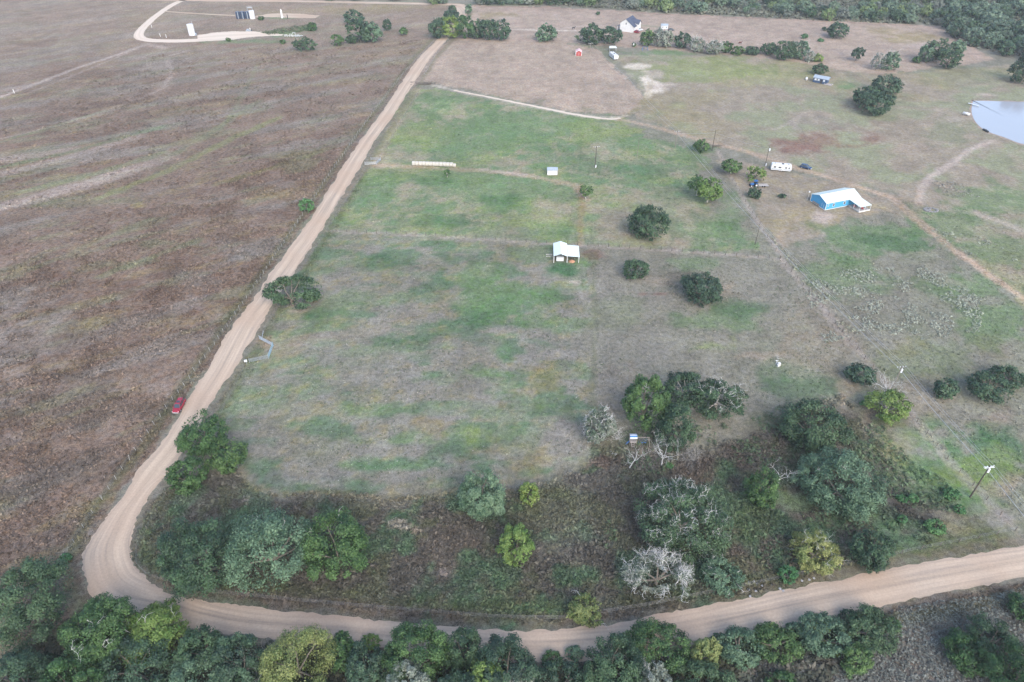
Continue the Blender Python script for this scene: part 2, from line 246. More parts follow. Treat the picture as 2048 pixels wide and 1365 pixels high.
# cx, cy, rx, ry, slope (degrees in plan), cover, amount
PATCH = [
 (880, 215, 60, 22, 0, 'green', .75), (1060, 250, 150, 34, 0, 'green', .75), (960, 285, 130, 28, 0, 'green', .6), (1190, 262, 90, 25, 0, 'bright', .5), (830, 275, 60, 30, 0, 'bright', .4),
 (1000, 372, 190, 36, 0, 'green', .65), (890, 440, 60, 18, 0, 'dark', .6), (985, 405, 70, 14, 0, 'dark', .5), (1080, 425, 60, 26, 0, 'bright', .4), (760, 385, 60, 40, 0, 'green', .5), (700, 430, 40, 25, 0, 'bright', .35),
 (860, 365, 60, 10, 0, 'dark', .4), (1100, 462, 40, 12, 0, 'green', .5), (1020, 330, 40, 10, 0, 'tan', .4), (1010, 595, 95, 46, 0, 'green', .8), (985, 640, 70, 18, 0, 'dark', .45), (960, 550, 50, 22, 0, 'green', .5), (1060, 640, 55, 20, 0, 'green', .5),
 (770, 520, 30, 14, 0, 'dark', .5), (905, 515, 26, 9, 0, 'dark', .5), (1075, 510, 45, 16, 0, 'green', .5), (1128, 535, 45, 14, 0, 'dark', .9), (1170, 525, 20, 10, 0, 'green', .8), (690, 600, 55, 35, 0, 'green', .4), (640, 640, 40, 20, 0, 'dark', .35),
 (815, 690, 38, 22, 0, 'dark', .4), (730, 820, 110, 14, 0, 'green', .6), (800, 880, 110, 20, 0, 'green', .65), (880, 850, 120, 8, 0, 'yellow', .4), (935, 868, 45, 22, 0, 'bright', .65), (980, 745, 40, 13, 0, 'green', .7),
 (770, 850, 80, 5, 0, 'yellow', .5), (860, 720, 120, 25, 0, 'grey', .35), (960, 690, 90, 18, 0, 'grey', .45), (720, 760, 70, 18, 0, 'grey', .4), (1090, 765, 55, 35, 0, 'yellow', .45), (1110, 925, 70, 30, 0, 'yellow', .45), (1060, 880, 60, 30, 0, 'green', .3),
 (620, 955, 110, 14, 0, 'grey', .5), (640, 970, 40, 6, 0, 'bare', .35), (790, 955, 60, 10, 0, 'grey', .35), (1140, 860, 40, 30, 0, 'grey', .4), (1150, 700, 25, 40, 0, 'grey', .4), (580, 690, 60, 25, 0, 'tan', .45), (530, 890, 60, 40, 0, 'grey', .4),
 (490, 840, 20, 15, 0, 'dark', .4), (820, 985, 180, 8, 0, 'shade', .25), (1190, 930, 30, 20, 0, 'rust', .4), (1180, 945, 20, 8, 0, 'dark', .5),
 (1290, 600, 90, 28, 0, 'grey', .4), (1230, 620, 60, 40, 0, 'ltgreen', .35), (1300, 700, 90, 40, 0, 'grey', .3), (1250, 770, 70, 50, 0, 'pink', .18), (1440, 640, 100, 24, 0, 'green', .55), (1480, 615, 70, 20, 0, 'dark', .45), (1420, 690, 70, 14, 0, 'bright', .5),
 (1380, 560, 60, 20, 0, 'brush', .5), (1450, 575, 40, 25, 0, 'tan', .5), (1300, 585, 60, 4, 0, 'red', .6), (1320, 560, 50, 10, 0, 'tan', .4), (1530, 715, 40, 8, 0, 'tan', .5), (1600, 775, 90, 28, 0, 'dark', .5), (1560, 745, 40, 20, 0, 'dark', .3),
 (1620, 640, 80, 60, 0, 'tan', .25), (1400, 530, 60, 14, 0, 'green', .5), (1140, 562, 28, 10, 0, 'bare', .75), (1155, 578, 14, 12, 0, 'bare', .5), (1190, 510, 30, 6, 0, 'red', .5),
 (1250, 330, 100, 22, 0, 'dark', .45), (1380, 305, 60, 16, 0, 'green', .6), (1290, 290, 60, 14, 0, 'green', .5), (1430, 465, 70, 18, 0, 'green', .55), (1465, 415, 40, 30, 0, 'green', .55), (1230, 440, 40, 40, 0, 'pink', .35), (1360, 490, 30, 14, 0, 'pink', .45), (1260, 480, 60, 16, 0, 'tan', .35),
 (1730, 480, 130, 42, 0, 'green', .7), (1790, 490, 80, 22, 0, 'dark', .5), (1690, 550, 90, 44, 0, 'green', .55), (1900, 450, 100, 36, 0, 'green', .6), (1990, 400, 90, 34, 0, 'green', .65), (1985, 500, 100, 34, 0, 'green', .6), (1960, 570, 110, 36, 0, 'green', .6), (2000, 640, 90, 60, 0, 'green', .65), (1850, 700, 120, 50, 0, 'ltgreen', .5),
 (1560, 470, 14, 20, 0, 'tan', .6), (1600, 440, 60, 20, 0, 'yellow', .3), (1650, 434, 28, 12, 0, 'bare', .8), (1640, 468, 18, 5, 0, 'bare', .6), (1595, 445, 10, 20, 0, 'bare', .3),
 (1870, 895, 130, 60, 0, 'green', .9), (1970, 890, 110, 55, 0, 'dark', .75), (1900, 950, 90, 40, 0, 'green', .9), (1960, 920, 90, 40, 0, 'bright', .55), (1810, 900, 60, 40, 0, 'yellow', .4), (1770, 850, 60, 18, 0, 'rust', .35), (2010, 960, 40, 20, 0, 'tan', .5), (1860, 800, 60, 40, 0, 'tan', .3), (1990, 830, 50, 26, 0, 'pink', .35), (1930, 1000, 80, 22, 0, 'green', .5),
 (1640, 700, 90, 40, 0, 'tan', .3), (1700, 780, 20, 40, 0, 'soil', .45), (1800, 690, 60, 30, 0, 'yellow', .25), (1990, 700, 60, 30, 0, 'red', .15),
 (1400, 140, 150, 22, 0, 'bright', .6), (1540, 150, 90, 14, 0, 'bright', .35), (1320, 106, 80, 8, 0, 'green', .75), (1420, 118, 90, 8, 0, 'bright', .45), (1690, 172, 26, 8, 0, 'green', .8), (1650, 285, 125, 22, 0, 'red', .6), (1730, 292, 50, 8, 0, 'red', .5), (1590, 300, 40, 10, 0, 'red', .4), (1590, 250, 12, 14, 0, 'bare', .4),
 (1290, 160, 18, 16, 0, 'white', .9), (1302, 176, 22, 12, 0, 'white', .9), (1296, 188, 10, 10, 0, 'white', .8), (1275, 133, 30, 6, 0, 'white', .8), (1318, 150, 16, 8, 0, 'bare', .7), (1262, 150, 14, 6, 0, 'bare', .6), (1330, 168, 26, 3, 0, 'white', .5), (1310, 172, 45, 5, 0, 'bare', .5), (1640, 245, 90, 20, 0, 'grey', .25), (1800, 300, 60, 20, 0, 'tan', .3), (1900, 260, 40, 30, 0, 'green', .3), (1905, 240, 22, 6, 0, 'bare', .5), (1870, 222, 12, 4, 0, 'bare', .5),
 (1960, 190, 60, 3, 0, 'bare', .6), (1930, 150, 80, 20, 0, 'ltgreen', .35), (1820, 78, 60, 12, 0, 'yellow', .7), (1770, 62, 50, 8, 0, 'yellow', .5), (1840, 92, 50, 6, 0, 'bare', .45), (1700, 105, 30, 4, 0, 'bare', .4), (990, 32, 50, 8, 0, 'yellow', .55), (1010, 36, 30, 4, 0, 'bare', .5), (1760, 205, 70, 20, 0, 'shade', .3), (1740, 225, 40, 8, 0, 'shade', .35),  # last pair: shade under the pond oaks, put into the ground colour
 (275, 412, 24, 4, 0, 'yellow', .7), (560, 68, 55, 8, 0, 'green', .7), (610, 58, 20, 5, 0, 'green', .8), (500, 84, 120, 4, 0, 'green', .6), (560, 37, 40, 3, 0, 'green', .7), (640, 22, 160, 10, 0, 'yellow', .4), (760, 14, 120, 5, 0, 'yellow', .45), (450, 90, 100, 4, 0, 'red', .4),
 (300, 35, 60, 14, 0, 'yellow', .2), (110, 195, 110, 16, -12, 'rust', .45), (180, 150, 90, 14, 0, 'rust', .45), (60, 85, 80, 12, 0, 'rust', .35), (590, 390, 90, 16, 0, 'yellow', .25), (330, 490, 60, 12, 0, 'ltgreen', .35), (470, 500, 60, 20, 0, 'grey', .35), (400, 560, 50, 22, 0, 'grey', .35), (180, 400, 120, 14, 0, 'ltgreen', .25),
 (150, 560, 150, 70, 0, 'rust', .3), (450, 430, 110, 24, 0, 'rust', .35), (280, 640, 150, 80, 0, 'rust', .2), (90, 700, 120, 80, 0, 'rust', .25), (60, 900, 120, 80, 0, 'rust', .3), (180, 800, 120, 60, 0, 'brush', .25), (160, 960, 120, 60, 0, 'brush', .3),
 (1210, 905, 40, 25, 0, 'rust', .4), (1400, 930, 70, 40, 0, 'rust', .3), (1300, 925, 60, 20, 0, 'grey', .3), (1380, 905, 26, 26, 0, 'silver', .6), (1100, 1020, 90, 40, 0, 'verge', .4), (1090, 985, 60, 14, 0, 'verge', .5), (1010, 1150, 30, 40, 0, 'dark', .5), (1140, 1150, 40, 26, 0, 'dark', .6), (1000, 1240, 50, 8, 0, 'dark', .7), (1050, 1230, 60, 5, 0, 'dark', .7),
 (1460, 1060, 90, 50, 0, 'verge', .4), (1400, 1060, 40, 40, 0, 'red', .15), (1560, 1110, 40, 30, 0, 'dark', .6), (1580, 1000, 60, 20, 0, 'green', .5), (1590, 940, 50, 30, 0, 'dark', .4), (1550, 850, 60, 30, 0, 'verge', .5), (800, 1050, 26, 14, 0, 'bare', .55), (838, 1054, 14, 10, 0, 'tan', .8), (900, 1140, 14, 5, 0, 'bare', .6), (490, 995, 10, 5, 0, 'bare', .6),
 (1820, 1010, 70, 30, 0, 'brush', .4), (1890, 1060, 60, 20, 0, 'yellow', .3), (1840, 1090, 120, 8, 0, 'dark', .45), (650, 1195, 260, 10, 0, 'grey', .35), (780, 1210, 140, 4, 0, 'bare', .25), (380, 1000, 60, 20, 0, 'grey', .2), (300, 1030, 10, 30, 0, 'grey', .5), (1180, 1225, 30, 12, 0, 'grey', .4), (1420, 1175, 50, 8, 0, 'grey', .5),
 (170, 1060, 8, 22, 0, 'bare', .6), (155, 1040, 20, 6, 0, 'bare', .35), (90, 1350, 100, 30, 0, 'grey', .4), (1560, 1340, 60, 4, 0, 'bare', .5), (515, 690, 18, 8, 0, 'soil', .8), (540, 690, 14, 14, 0, 'soil', .35), (595, 612, 20, 6, 0, 'soil', .5), (1270, 905, 30, 14, 0, 'soil', .2), (1960, 790, 20, 10, 0, 'orange', .35), (1850, 425, 20, 5, 0, 'green', .8),
]
# points, half width m, cover, amount
TRACK = [
 ([(865, 170), (920, 184), (1050, 210), (1160, 232), (1240, 239)], 1.5, 'white', .55), ([(1240, 239), (1300, 252), (1400, 280), (1500, 305), (1600, 338), (1680, 362), (1780, 394), (1840, 445), (1900, 495), (2048, 598), (2200, 690)], 1.7, 'soil', 1.0),
 ([(1240, 239), (1280, 212), (1297, 190), (1300, 165)], 1.6, 'yellow', .5), ([(1225, 236), (1252, 232)], 1.2, 'white', .6), ([(740, 330), (830, 334), (950, 340), (1060, 352), (1150, 372), (1175, 400)], 1.6, 'soil', .8), ([(960, 338), (1010, 345), (1050, 351)], 1.0, 'bare', .8),
 ([(1163, 370), (1163, 430), (1158, 490)], 1.2, 'orange', .35), ([(1188, 505), (1190, 640), (1186, 760), (1182, 820)], 0.9, 'verge', .35), ([(1210, 540), (1215, 640), (1215, 760)], 4.0, 'grey', .3), ([(1160, 280), (1162, 340)], .8, 'dark', .3), ([(1245, 290), (1250, 320)], .8, 'dark', .3),
 ([(1985, 282), (1940, 300), (1900, 330), (1860, 355), (1843, 375), (1838, 410)], 1.5, 'bare', .95), ([(1838, 380), (1836, 440)], 1.2, 'soil', .45), ([(1840, 420), (1870, 418), (1950, 425), (2048, 460)], 1.5, 'bare', .3), ([(1950, 425), (2048, 465)], 2, 'bare', .5), ([(1835, 405), (1700, 372)], 2.2, 'soil', .35), ([(1700, 400), (1760, 400), (1800, 430)], 2.5, 'soil', .35),
 ([(1020, 59), (1100, 62), (1160, 62), (1230, 62)], 1.6, 'white', .7), ([(1110, 59), (1160, 53), (1230, 50)], 1.4, 'bare', .7), ([(1270, 50), (1330, 56)], 2, 'green', .4),
 ([(878, 90), (855, 130), (838, 165)], 0.7, 'bare', .5), ([(835, 178), (800, 235), (770, 285), (750, 320)], 2.2, 'soil', .55), ([(735, 335), (715, 360), (690, 395)], 1.2, 'soil', .4), ([(780, 225), (745, 280), (730, 310)], .8, 'dark', .7),
 ([(655, 462), (900, 474), (1110, 489), (1330, 501), (1560, 518)], 0.8, 'bare', .6), ([(1560, 518), (1640, 610), (1790, 790), (1900, 925), (2030, 1060)], 1.2, 'bare', .55), ([(1560, 510), (1500, 420), (1455, 345), (1436, 300)], .9, 'bare', .6),
 ([(0, 195), (80, 165), (150, 138), (235, 110), (285, 92)], 1.6, 'bare', .9), ([(60, 185), (150, 150), (280, 96)], 1.0, 'bare', .35), ([(0, 182), (60, 172)], 3, 'bare', .35), ([(290, 88), (330, 97)], 2, 'bare', .6), ([(340, 112), (370, 103)], 1.5, 'bare', .5), ([(335, 120), (343, 150), (325, 178), (285, 195), (200, 225), (120, 250), (0, 278)], 1.2, 'bare', .35), ([(210, 222), (100, 255), (0, 285)], 1.4, 'ltgreen', .5),
 ([(0, 322), (90, 308), (150, 298)], 3.0, 'bare', .45), ([(0, 350), (100, 325), (190, 300), (270, 275)], 3.4, 'bare', .5), ([(0, 335), (120, 310), (250, 275), (320, 255)], 1.8, 'green', .45), ([(0, 415), (80, 395), (200, 360), (330, 318)], 4.4, 'bare', .55), ([(40, 385), (200, 345), (330, 305)], 2.5, 'ltgreen', .5), ([(200, 395), (330, 345), (480, 270), (560, 235)], 2, 'bright', .45), ([(330, 320), (430, 260), (520, 200)], 1.8, 'ltgreen', .35), ([(60, 540), (180, 490), (300, 440)], 1.5, 'ltgreen', .3), ([(200, 555), (330, 505), (400, 480)], 1.5, 'ltgreen', .4), ([(430, 370), (520, 345), (640, 305)], 1.6, 'bright', .25), ([(440, 260), (470, 220), (515, 130)], 1.2, 'ltgreen', .35),
 ([(1080, 950), (900, 985), (780, 998), (620, 986), (560, 990), (500, 972), (478, 940)], 0.8, 'yellow', .35), ([(1480, 1345), (1540, 1332), (1600, 1338), (1690, 1325)], 0.6, 'bare', .6), ([(1480, 1190), (1700, 1150), (1990, 1075)], 2, 'verge', .5), ([(480, 1190), (750, 1222), (960, 1238)], 1.5, 'mud', .4),
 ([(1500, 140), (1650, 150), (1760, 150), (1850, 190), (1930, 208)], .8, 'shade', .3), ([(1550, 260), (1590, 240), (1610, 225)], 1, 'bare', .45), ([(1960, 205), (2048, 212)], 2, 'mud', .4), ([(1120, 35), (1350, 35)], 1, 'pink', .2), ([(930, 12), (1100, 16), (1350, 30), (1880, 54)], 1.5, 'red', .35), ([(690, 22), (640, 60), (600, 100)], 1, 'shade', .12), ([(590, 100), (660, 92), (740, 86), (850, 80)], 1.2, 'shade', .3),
 ([(1440, 130), (1520, 140)], 1, 'bare', .2), ([(1180, 112), (1228, 165), (1255, 200)], 1.2, 'bare', .3), ([(600, 680), (760, 660), (900, 600)], 2, 'tan', .25),
]
ROAD_C = (GP(ROAD_OUT) + GP(ROAD_IN)) / 2
PATCH_J = [(jac(p[0], p[1]), p) for p in PATCH]
TRACK_W = [(GP(t[0]), t) for t in TRACK]
def cover(X, Y):
    """ground colour and lumpiness at world positions"""
    wx = X + (fbm(X, Y, 9, 1, 3) - .5) * 7; wy = Y + (fbm(X, Y, 9, 2, 3) - .5) * 7
    c = np.tile(C['base'], (len(X), 1)); lump = np.full(len(X), 0.8)
    def mixin(m, k):
        nonlocal c
        c += (C[k] - c) * np.clip(m, 0, 1)[:, None]
    big = fbm(X, Y, 45, 5, 5); mid = fbm(X, Y, 14, 6, 5); fin = fbm(X, Y, 4.5, 7, 4); st = fbm(X * .35, Y, 6, 31, 4)
    mixin(sstep(.5, .75, big) * .4, 'ltgreen'); mixin(sstep(.5, .7, mid) * .3, 'grey')
    reg = {k: inpoly(wx, wy, p) for k, p in POLY.items()}
    m = reg['rightfield']; mixin(m * .55, 'tan'); mixin(m * sstep(.45, .65, mid) * .6, 'ltgreen'); mixin(m * sstep(.52, .7, big) * .35, 'yellow')
    m = reg['tanfar']; mixin(m * .85, 'tan'); mixin(m * .35, 'pink'); mixin(m * sstep(.55, .7, st) * .2, 'grey')
    m = reg['far']; mixin(m * .6, 'tan'); mixin(m * .6, 'pink')
    m = inpoly(X + (fbm(X, Y, 14, 231, 3) - .5) * np.where(X > 50, 26, 5), Y + (fbm(X, Y, 14, 232, 3) - .5) * np.where(X > 50, 26, 3), POLY['pasture']); mixin(m * .6, 'ltgreen'); mixin(m * sstep(.42, .6, st) * .5, 'green'); mixin(m * sstep(.5, .64, fbm(X, Y, 5, 221, 4)) * .4, 'tan'); mixin(m * sstep(.5, .64, fbm(X * .6, Y, 9, 211, 4)) * .5, 'bright'); mixin(m * sstep(.55, .7, mid) * .5, 'tan'); mixin(m * sstep(.52, .64, fin) * sstep(.45, .56, big) * .5, 'dark')
    m = reg['midleft']; mixin(m * sstep(.45, .62, mid) * .4, 'grey'); mixin(m * sstep(.5, .62, st) * .5, 'green'); mixin(m * sstep(.54, .66, fbm(X, Y, 2.6, 241, 3)) * .4, 'yellow'); mixin(m * sstep(.5, .62, fbm(X * .5, Y, 4, 201, 4)) * .4, 'grey'); mixin(m * sstep(.55, .66, fbm(X * .6, Y, 7, 203, 4)) * .6, 'dark')
    m = reg['yard']; mixin(m * .55, 'tan'); mixin(m * sstep(.5, .65, fin) * .35, 'yellow')
    # the rough field left of the road: streaks along one direction
    m = reg['left']; a = math.radians(32); U = X * math.cos(a) + Y * math.sin(a); V = -X * math.sin(a) + Y * math.cos(a)
    s1 = fbm(U * .22, V, 7, 41, 5); s2 = fbm(U * .22, V, 9, 43, 5)
    mixin(m * 1.0, 'field'); mixin(m * sstep(.48, .62, s1) * .42, 'rust'); mixin(m * sstep(.52, .66, s2) * .5, 'grey'); mixin(m * sstep(.57, .68, fbm(U * .25, V, 6, 47, 4)) * .28, 'ltgreen'); mixin(m * sstep(.60, .70, fbm(U * .3, V, 5, 49, 4)) * .28, 'yellow')
    mixin(m * sstep(320, 560, Y) * .35, 'tan'); mixin(m * sstep(-110, -60, -Y) * .35, 'brush')
    lump[m] = 1.25
    bx = X + (fbm(X, Y, 16, 141, 3) - .5) * 34; by = Y + (fbm(X, Y, 16, 142, 3) - .5) * 34
    m = inpoly(bx, by, POLY['scrub']); mixin(m * .35, 'mud'); mixin(m * sstep(.45, .6, mid) * .5, 'verge'); lump[m] = 1.2
    m = sum(np.where(X > 62, inpoly(X + (bx - X) * .6 + ox, Y + (by - Y) * .6 + oy, POLY['brush']), inpoly(wx + ox, wy + oy, POLY['brush'])).astype(float) for ox, oy in ((0, 0), (1.6, 2.2), (-1.6, -2.2), (2.4, 3.6), (-1, 1))) / 5; mixin(m * .95, 'brush'); mixin(m * sstep(.52, .66, mid) * .18, 'rust'); mixin(m * sstep(.5, .64, fin) * .45, 'verge'); mixin(m * sstep(.52, .66, fbm(X, Y, 8, 133, 4)) * .6, 'dark'); mixin(m * sstep(.5, .66, big) * .3, 'grey'); lump[m > .5] = 1.4
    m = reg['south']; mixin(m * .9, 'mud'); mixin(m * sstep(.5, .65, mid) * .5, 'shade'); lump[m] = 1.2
    m = reg['silver']; mixin(m * .7, 'silver'); mixin(m * sstep(.5, .62, fin) * .5, 'mud')
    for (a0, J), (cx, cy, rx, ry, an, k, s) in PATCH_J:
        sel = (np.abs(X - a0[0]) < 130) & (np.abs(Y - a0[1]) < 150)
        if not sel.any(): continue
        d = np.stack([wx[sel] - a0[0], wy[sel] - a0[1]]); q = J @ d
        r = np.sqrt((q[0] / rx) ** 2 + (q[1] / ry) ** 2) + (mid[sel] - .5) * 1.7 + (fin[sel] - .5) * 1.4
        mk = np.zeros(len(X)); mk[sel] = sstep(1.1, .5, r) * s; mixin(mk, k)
    wx2 = X + (fbm(X, Y, 3, 61, 3) - .5) * 1.6; wy2 = Y + (fbm(X, Y, 3, 62, 3) - .5) * 1.6
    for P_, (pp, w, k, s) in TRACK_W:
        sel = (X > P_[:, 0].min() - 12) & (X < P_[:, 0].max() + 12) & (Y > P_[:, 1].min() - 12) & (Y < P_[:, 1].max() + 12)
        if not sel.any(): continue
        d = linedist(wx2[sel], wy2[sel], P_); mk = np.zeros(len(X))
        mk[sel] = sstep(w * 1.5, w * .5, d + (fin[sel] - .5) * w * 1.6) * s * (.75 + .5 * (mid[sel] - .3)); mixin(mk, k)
    # mown stripes
    m = (reg['midleft'] | reg['pasture']) & ~reg['left']
    c *= (1 + m * sstep(.40, .58, big) * .05 * np.sin((Y + .12 * X + 6 * (mid - .5)) * 2 * math.pi / 2.2) * sstep(.45, .6, mid))[:, None]
    # worn, darker strip of weeds beside the main road
    d = linedist(wx2, wy2, ROAD_C); e = sstep(7.2, 5.0, d) * sstep(2.5, 4, d)
    mixin(e * .5 * (fin > .42), 'mud'); mixin(sstep(9.5, 7, d) * sstep(5, 6.5, d) * .45, 'verge')
    c *= (1 + (fin - .5) * .6 + (mid - .5) * .35)[:, None]
    return np.clip(c, .01, .9), lump

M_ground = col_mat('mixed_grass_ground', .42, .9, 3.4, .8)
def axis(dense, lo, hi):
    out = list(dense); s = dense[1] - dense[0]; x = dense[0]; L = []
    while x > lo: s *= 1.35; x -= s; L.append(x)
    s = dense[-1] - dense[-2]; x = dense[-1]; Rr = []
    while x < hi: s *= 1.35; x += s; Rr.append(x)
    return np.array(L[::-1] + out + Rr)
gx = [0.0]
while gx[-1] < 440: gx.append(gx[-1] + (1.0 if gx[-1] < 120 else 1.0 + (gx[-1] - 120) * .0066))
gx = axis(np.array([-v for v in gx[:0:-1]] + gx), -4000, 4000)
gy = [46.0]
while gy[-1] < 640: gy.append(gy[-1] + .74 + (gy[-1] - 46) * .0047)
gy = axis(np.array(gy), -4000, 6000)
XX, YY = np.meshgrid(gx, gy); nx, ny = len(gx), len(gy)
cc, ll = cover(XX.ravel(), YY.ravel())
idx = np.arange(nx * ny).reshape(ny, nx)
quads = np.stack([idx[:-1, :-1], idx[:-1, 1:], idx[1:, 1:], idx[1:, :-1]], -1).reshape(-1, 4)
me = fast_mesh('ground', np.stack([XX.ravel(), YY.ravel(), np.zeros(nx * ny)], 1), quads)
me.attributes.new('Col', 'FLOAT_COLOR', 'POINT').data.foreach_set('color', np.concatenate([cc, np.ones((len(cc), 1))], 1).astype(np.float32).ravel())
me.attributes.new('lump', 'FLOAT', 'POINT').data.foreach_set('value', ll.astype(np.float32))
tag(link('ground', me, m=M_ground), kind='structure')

# ------------------------------------------------------------------ roads
def road_mat(name, c, dark, pink):
    m = bpy.data.materials.new(name); m.use_nodes = True; nt = m.node_tree; b = nt.nodes['Principled BSDF']; L = nt.links.new
    b.inputs['Roughness'].default_value = 0.95; b.inputs['Specular IOR Level'].default_value = 0.1
    at = _n(nt, 'ShaderNodeAttribute', attribute_name='rd'); tc = _n(nt, 'ShaderNodeTexCoord')
    mp = _n(nt, 'ShaderNodeMapping'); mp.inputs['Scale'].default_value = (1.6, .035, 1); L(at.outputs['Vector'], mp.inputs['Vector'])
    n1 = _n(nt, 'ShaderNodeTexNoise'); n1.inputs['Scale'].default_value = 1; n1.inputs['Detail'].default_value = 5; L(mp.outputs[0], n1.inputs['Vector'])
    n2 = _n(nt, 'ShaderNodeTexNoise'); n2.inputs['Scale'].default_value = 2.2; n2.inputs['Detail'].default_value = 8; n2.inputs['Roughness'].default_value = .7; L(tc.outputs['Object'], n2.inputs['Vector'])
    n3 = _n(nt, 'ShaderNodeTexNoise'); n3.inputs['Scale'].default_value = .05; n3.inputs['Detail'].default_value = 4; L(tc.outputs['Object'], n3.inputs['Vector'])
    def rg(x, a, b_, lo=.3, hi=.7):
        r = _n(nt, 'ShaderNodeMapRange'); r.inputs['From Min'].default_value = lo; r.inputs['From Max'].default_value = hi; r.inputs['To Min'].default_value = a; r.inputs['To Max'].default_value = b_; L(x, r.inputs['Value']); return r.outputs[0]
    a = _n(nt, 'ShaderNodeMix', data_type='RGBA'); a.inputs['A'].default_value = (*c, 1); a.inputs['B'].default_value = (*dark, 1); L(rg(n1.outputs['Fac'], 0, 1, .42, .72), a.inputs['Factor'])
    p = _n(nt, 'ShaderNodeMix', data_type='RGBA'); L(a.outputs['Result'], p.inputs['A']); p.inputs['B'].default_value = (*pink, 1); L(rg(n3.outputs['Fac'], 0, .8, .45, .65), p.inputs['Factor'])
    x = _n(nt, 'ShaderNodeMix', data_type='RGBA', blend_type='MULTIPLY'); x.inputs['Factor'].default_value = 1; L(p.outputs['Result'], x.inputs['A']); L(rg(n2.outputs['Fac'], .86, 1.12), x.inputs['B'])
    sp = _n(nt, 'ShaderNodeSeparateXYZ'); L(at.outputs['Vector'], sp.inputs[0]); ad = _n(nt, 'ShaderNodeMath', operation='MULTIPLY_ADD'); n4 = _n(nt, 'ShaderNodeTexNoise'); n4.inputs['Scale'].default_value = .12; n4.inputs['Detail'].default_value = 4; L(tc.outputs['Object'], n4.inputs['Vector'])
    L(n4.outputs['Fac'], ad.inputs[0]); ad.inputs[1].default_value = .22; L(sp.outputs['Z'], ad.inputs[2]); cr = _n(nt, 'ShaderNodeValToRGB'); cr.color_ramp.interpolation = 'B_SPLINE'; el = cr.color_ramp.elements
    st_ = ((0, .80), (.16, .88), (.26, 1.0), (.34, 1.0), (.44, .86), (.52, .80), (.6, .88), (.72, 1.0), (.8, 1.0), (.92, .86), (1, .78)); el[0].position, el[1].position = 0, 1
    for q_, w_ in st_[1:-1]: el.new(q_)
    for e_, (q_, w_) in zip(el, st_): e_.position = q_; e_.color = (w_, w_, w_, 1)
    mr_ = _n(nt, 'ShaderNodeMapRange'); mr_.inputs['From Min'].default_value = .11; mr_.inputs['From Max'].default_value = 1.11; L(ad.outputs[0], mr_.inputs['Value']); L(mr_.outputs[0], cr.inputs['Fac'])
    y_ = _n(nt, 'ShaderNodeMix', data_type='RGBA', blend_type='MULTIPLY'); y_.inputs['Factor'].default_value = .75; L(x.outputs['Result'], y_.inputs['A']); L(cr.outputs[0], y_.inputs['B'])
    L(y_.outputs['Result'], b.inputs['Base Color'])
    bp = _n(nt, 'ShaderNodeBump'); bp.inputs['Strength'].default_value = .35; bp.inputs['Distance'].default_value = .1; L(n2.outputs['Fac'], bp.inputs['Height']); L(bp.outputs[0], b.inputs['Normal'])
    return m
def smooth_line(P_, n):
    P_ = np.asarray(P_, float); d = np.r_[0, np.cumsum(np.hypot(*np.diff(P_, axis=0).T))]; t = np.linspace(0, d[-1], n)
    Q = np.stack([np.interp(t, d, P_[:, 0]), np.interp(t, d, P_[:, 1])], 1)
    return Q
def catmull(P_, k=8):
    P_ = np.asarray(P_, float); E_ = np.vstack([2 * P_[0] - P_[1], P_, 2 * P_[-1] - P_[-2]]); out = []
    for i in range(1, len(E_) - 2):
        a, b, c, d = E_[i - 1:i + 3]
        for j in range(k):
            t = j / k; out.append(.5 * (2 * b + (c - a) * t + (2 * a - 5 * b + 4 * c - d) * t * t + (3 * b - a - 3 * c + d) * t ** 3))
    out.append(E_[-2]); return np.array(out)
def strip(name, A, B, z, m, jit=.5, nac=9, crown=0.0, k=14):
    A, B = catmull(A, k), catmull(B, k); mid_ = (A + B) / 2; al = np.r_[0, np.cumsum(np.hypot(*np.diff(mid_, axis=0).T))]
    W = np.hypot(*(B - A).T); nr = len(A); U = np.linspace(0, 1, nac)
    ja = (fbm(al, al * 0, 3.0, 71, 4) - .5) * 2 * jit / W + (vnoise(al / .7, al * 0, 72) - .5) * jit * .6 / W
    jb = (fbm(al, al * 0 + 50, 3.0, 73, 4) - .5) * 2 * jit / W + (vnoise(al / .7, al * 0 + 9, 74) - .5) * jit * .6 / W
    u = U[None, :] * (1 + jb[:, None] + ja[:, None]) - ja[:, None]
    Pn = A[:, None, :] * (1 - u[..., None]) + B[:, None, :] * u[..., None]
    Z = z + crown * (1 - (2 * U - 1) ** 2)[None, :] * np.ones((nr, 1))
    v = np.concatenate([Pn, Z[..., None]], -1).reshape(-1, 3); ix = np.arange(nr * nac).reshape(nr, nac)
    f = np.stack([ix[:-1, :-1], ix[:-1, 1:], ix[1:, 1:], ix[1:, :-1]], -1).reshape(-1, 4)
    me = fast_mesh(name, v, f)
    if me.polygons[0].normal.z < 0: me.flip_normals()
    rd = np.stack([u * W[:, None], np.repeat(al[:, None], nac, 1), u], -1)
    me.attributes.new('rd', 'FLOAT_VECTOR', 'POINT').data.foreach_set('vector', rd.astype(np.float32).ravel())
    return tag(link(name, me, m=m), kind='structure')
M_road = road_mat('pale_dirt_road', alb((226, 215, 206)), alb((192, 184, 180)), alb((212, 197, 187)))
M_caliche = road_mat('white_caliche', alb((250, 244, 240)), alb((236, 229, 225)), alb((246, 236, 230)))
strip('dirt_road', GP(ROAD_OUT), GP(ROAD_IN), .012, M_road, .8, 11, .05)
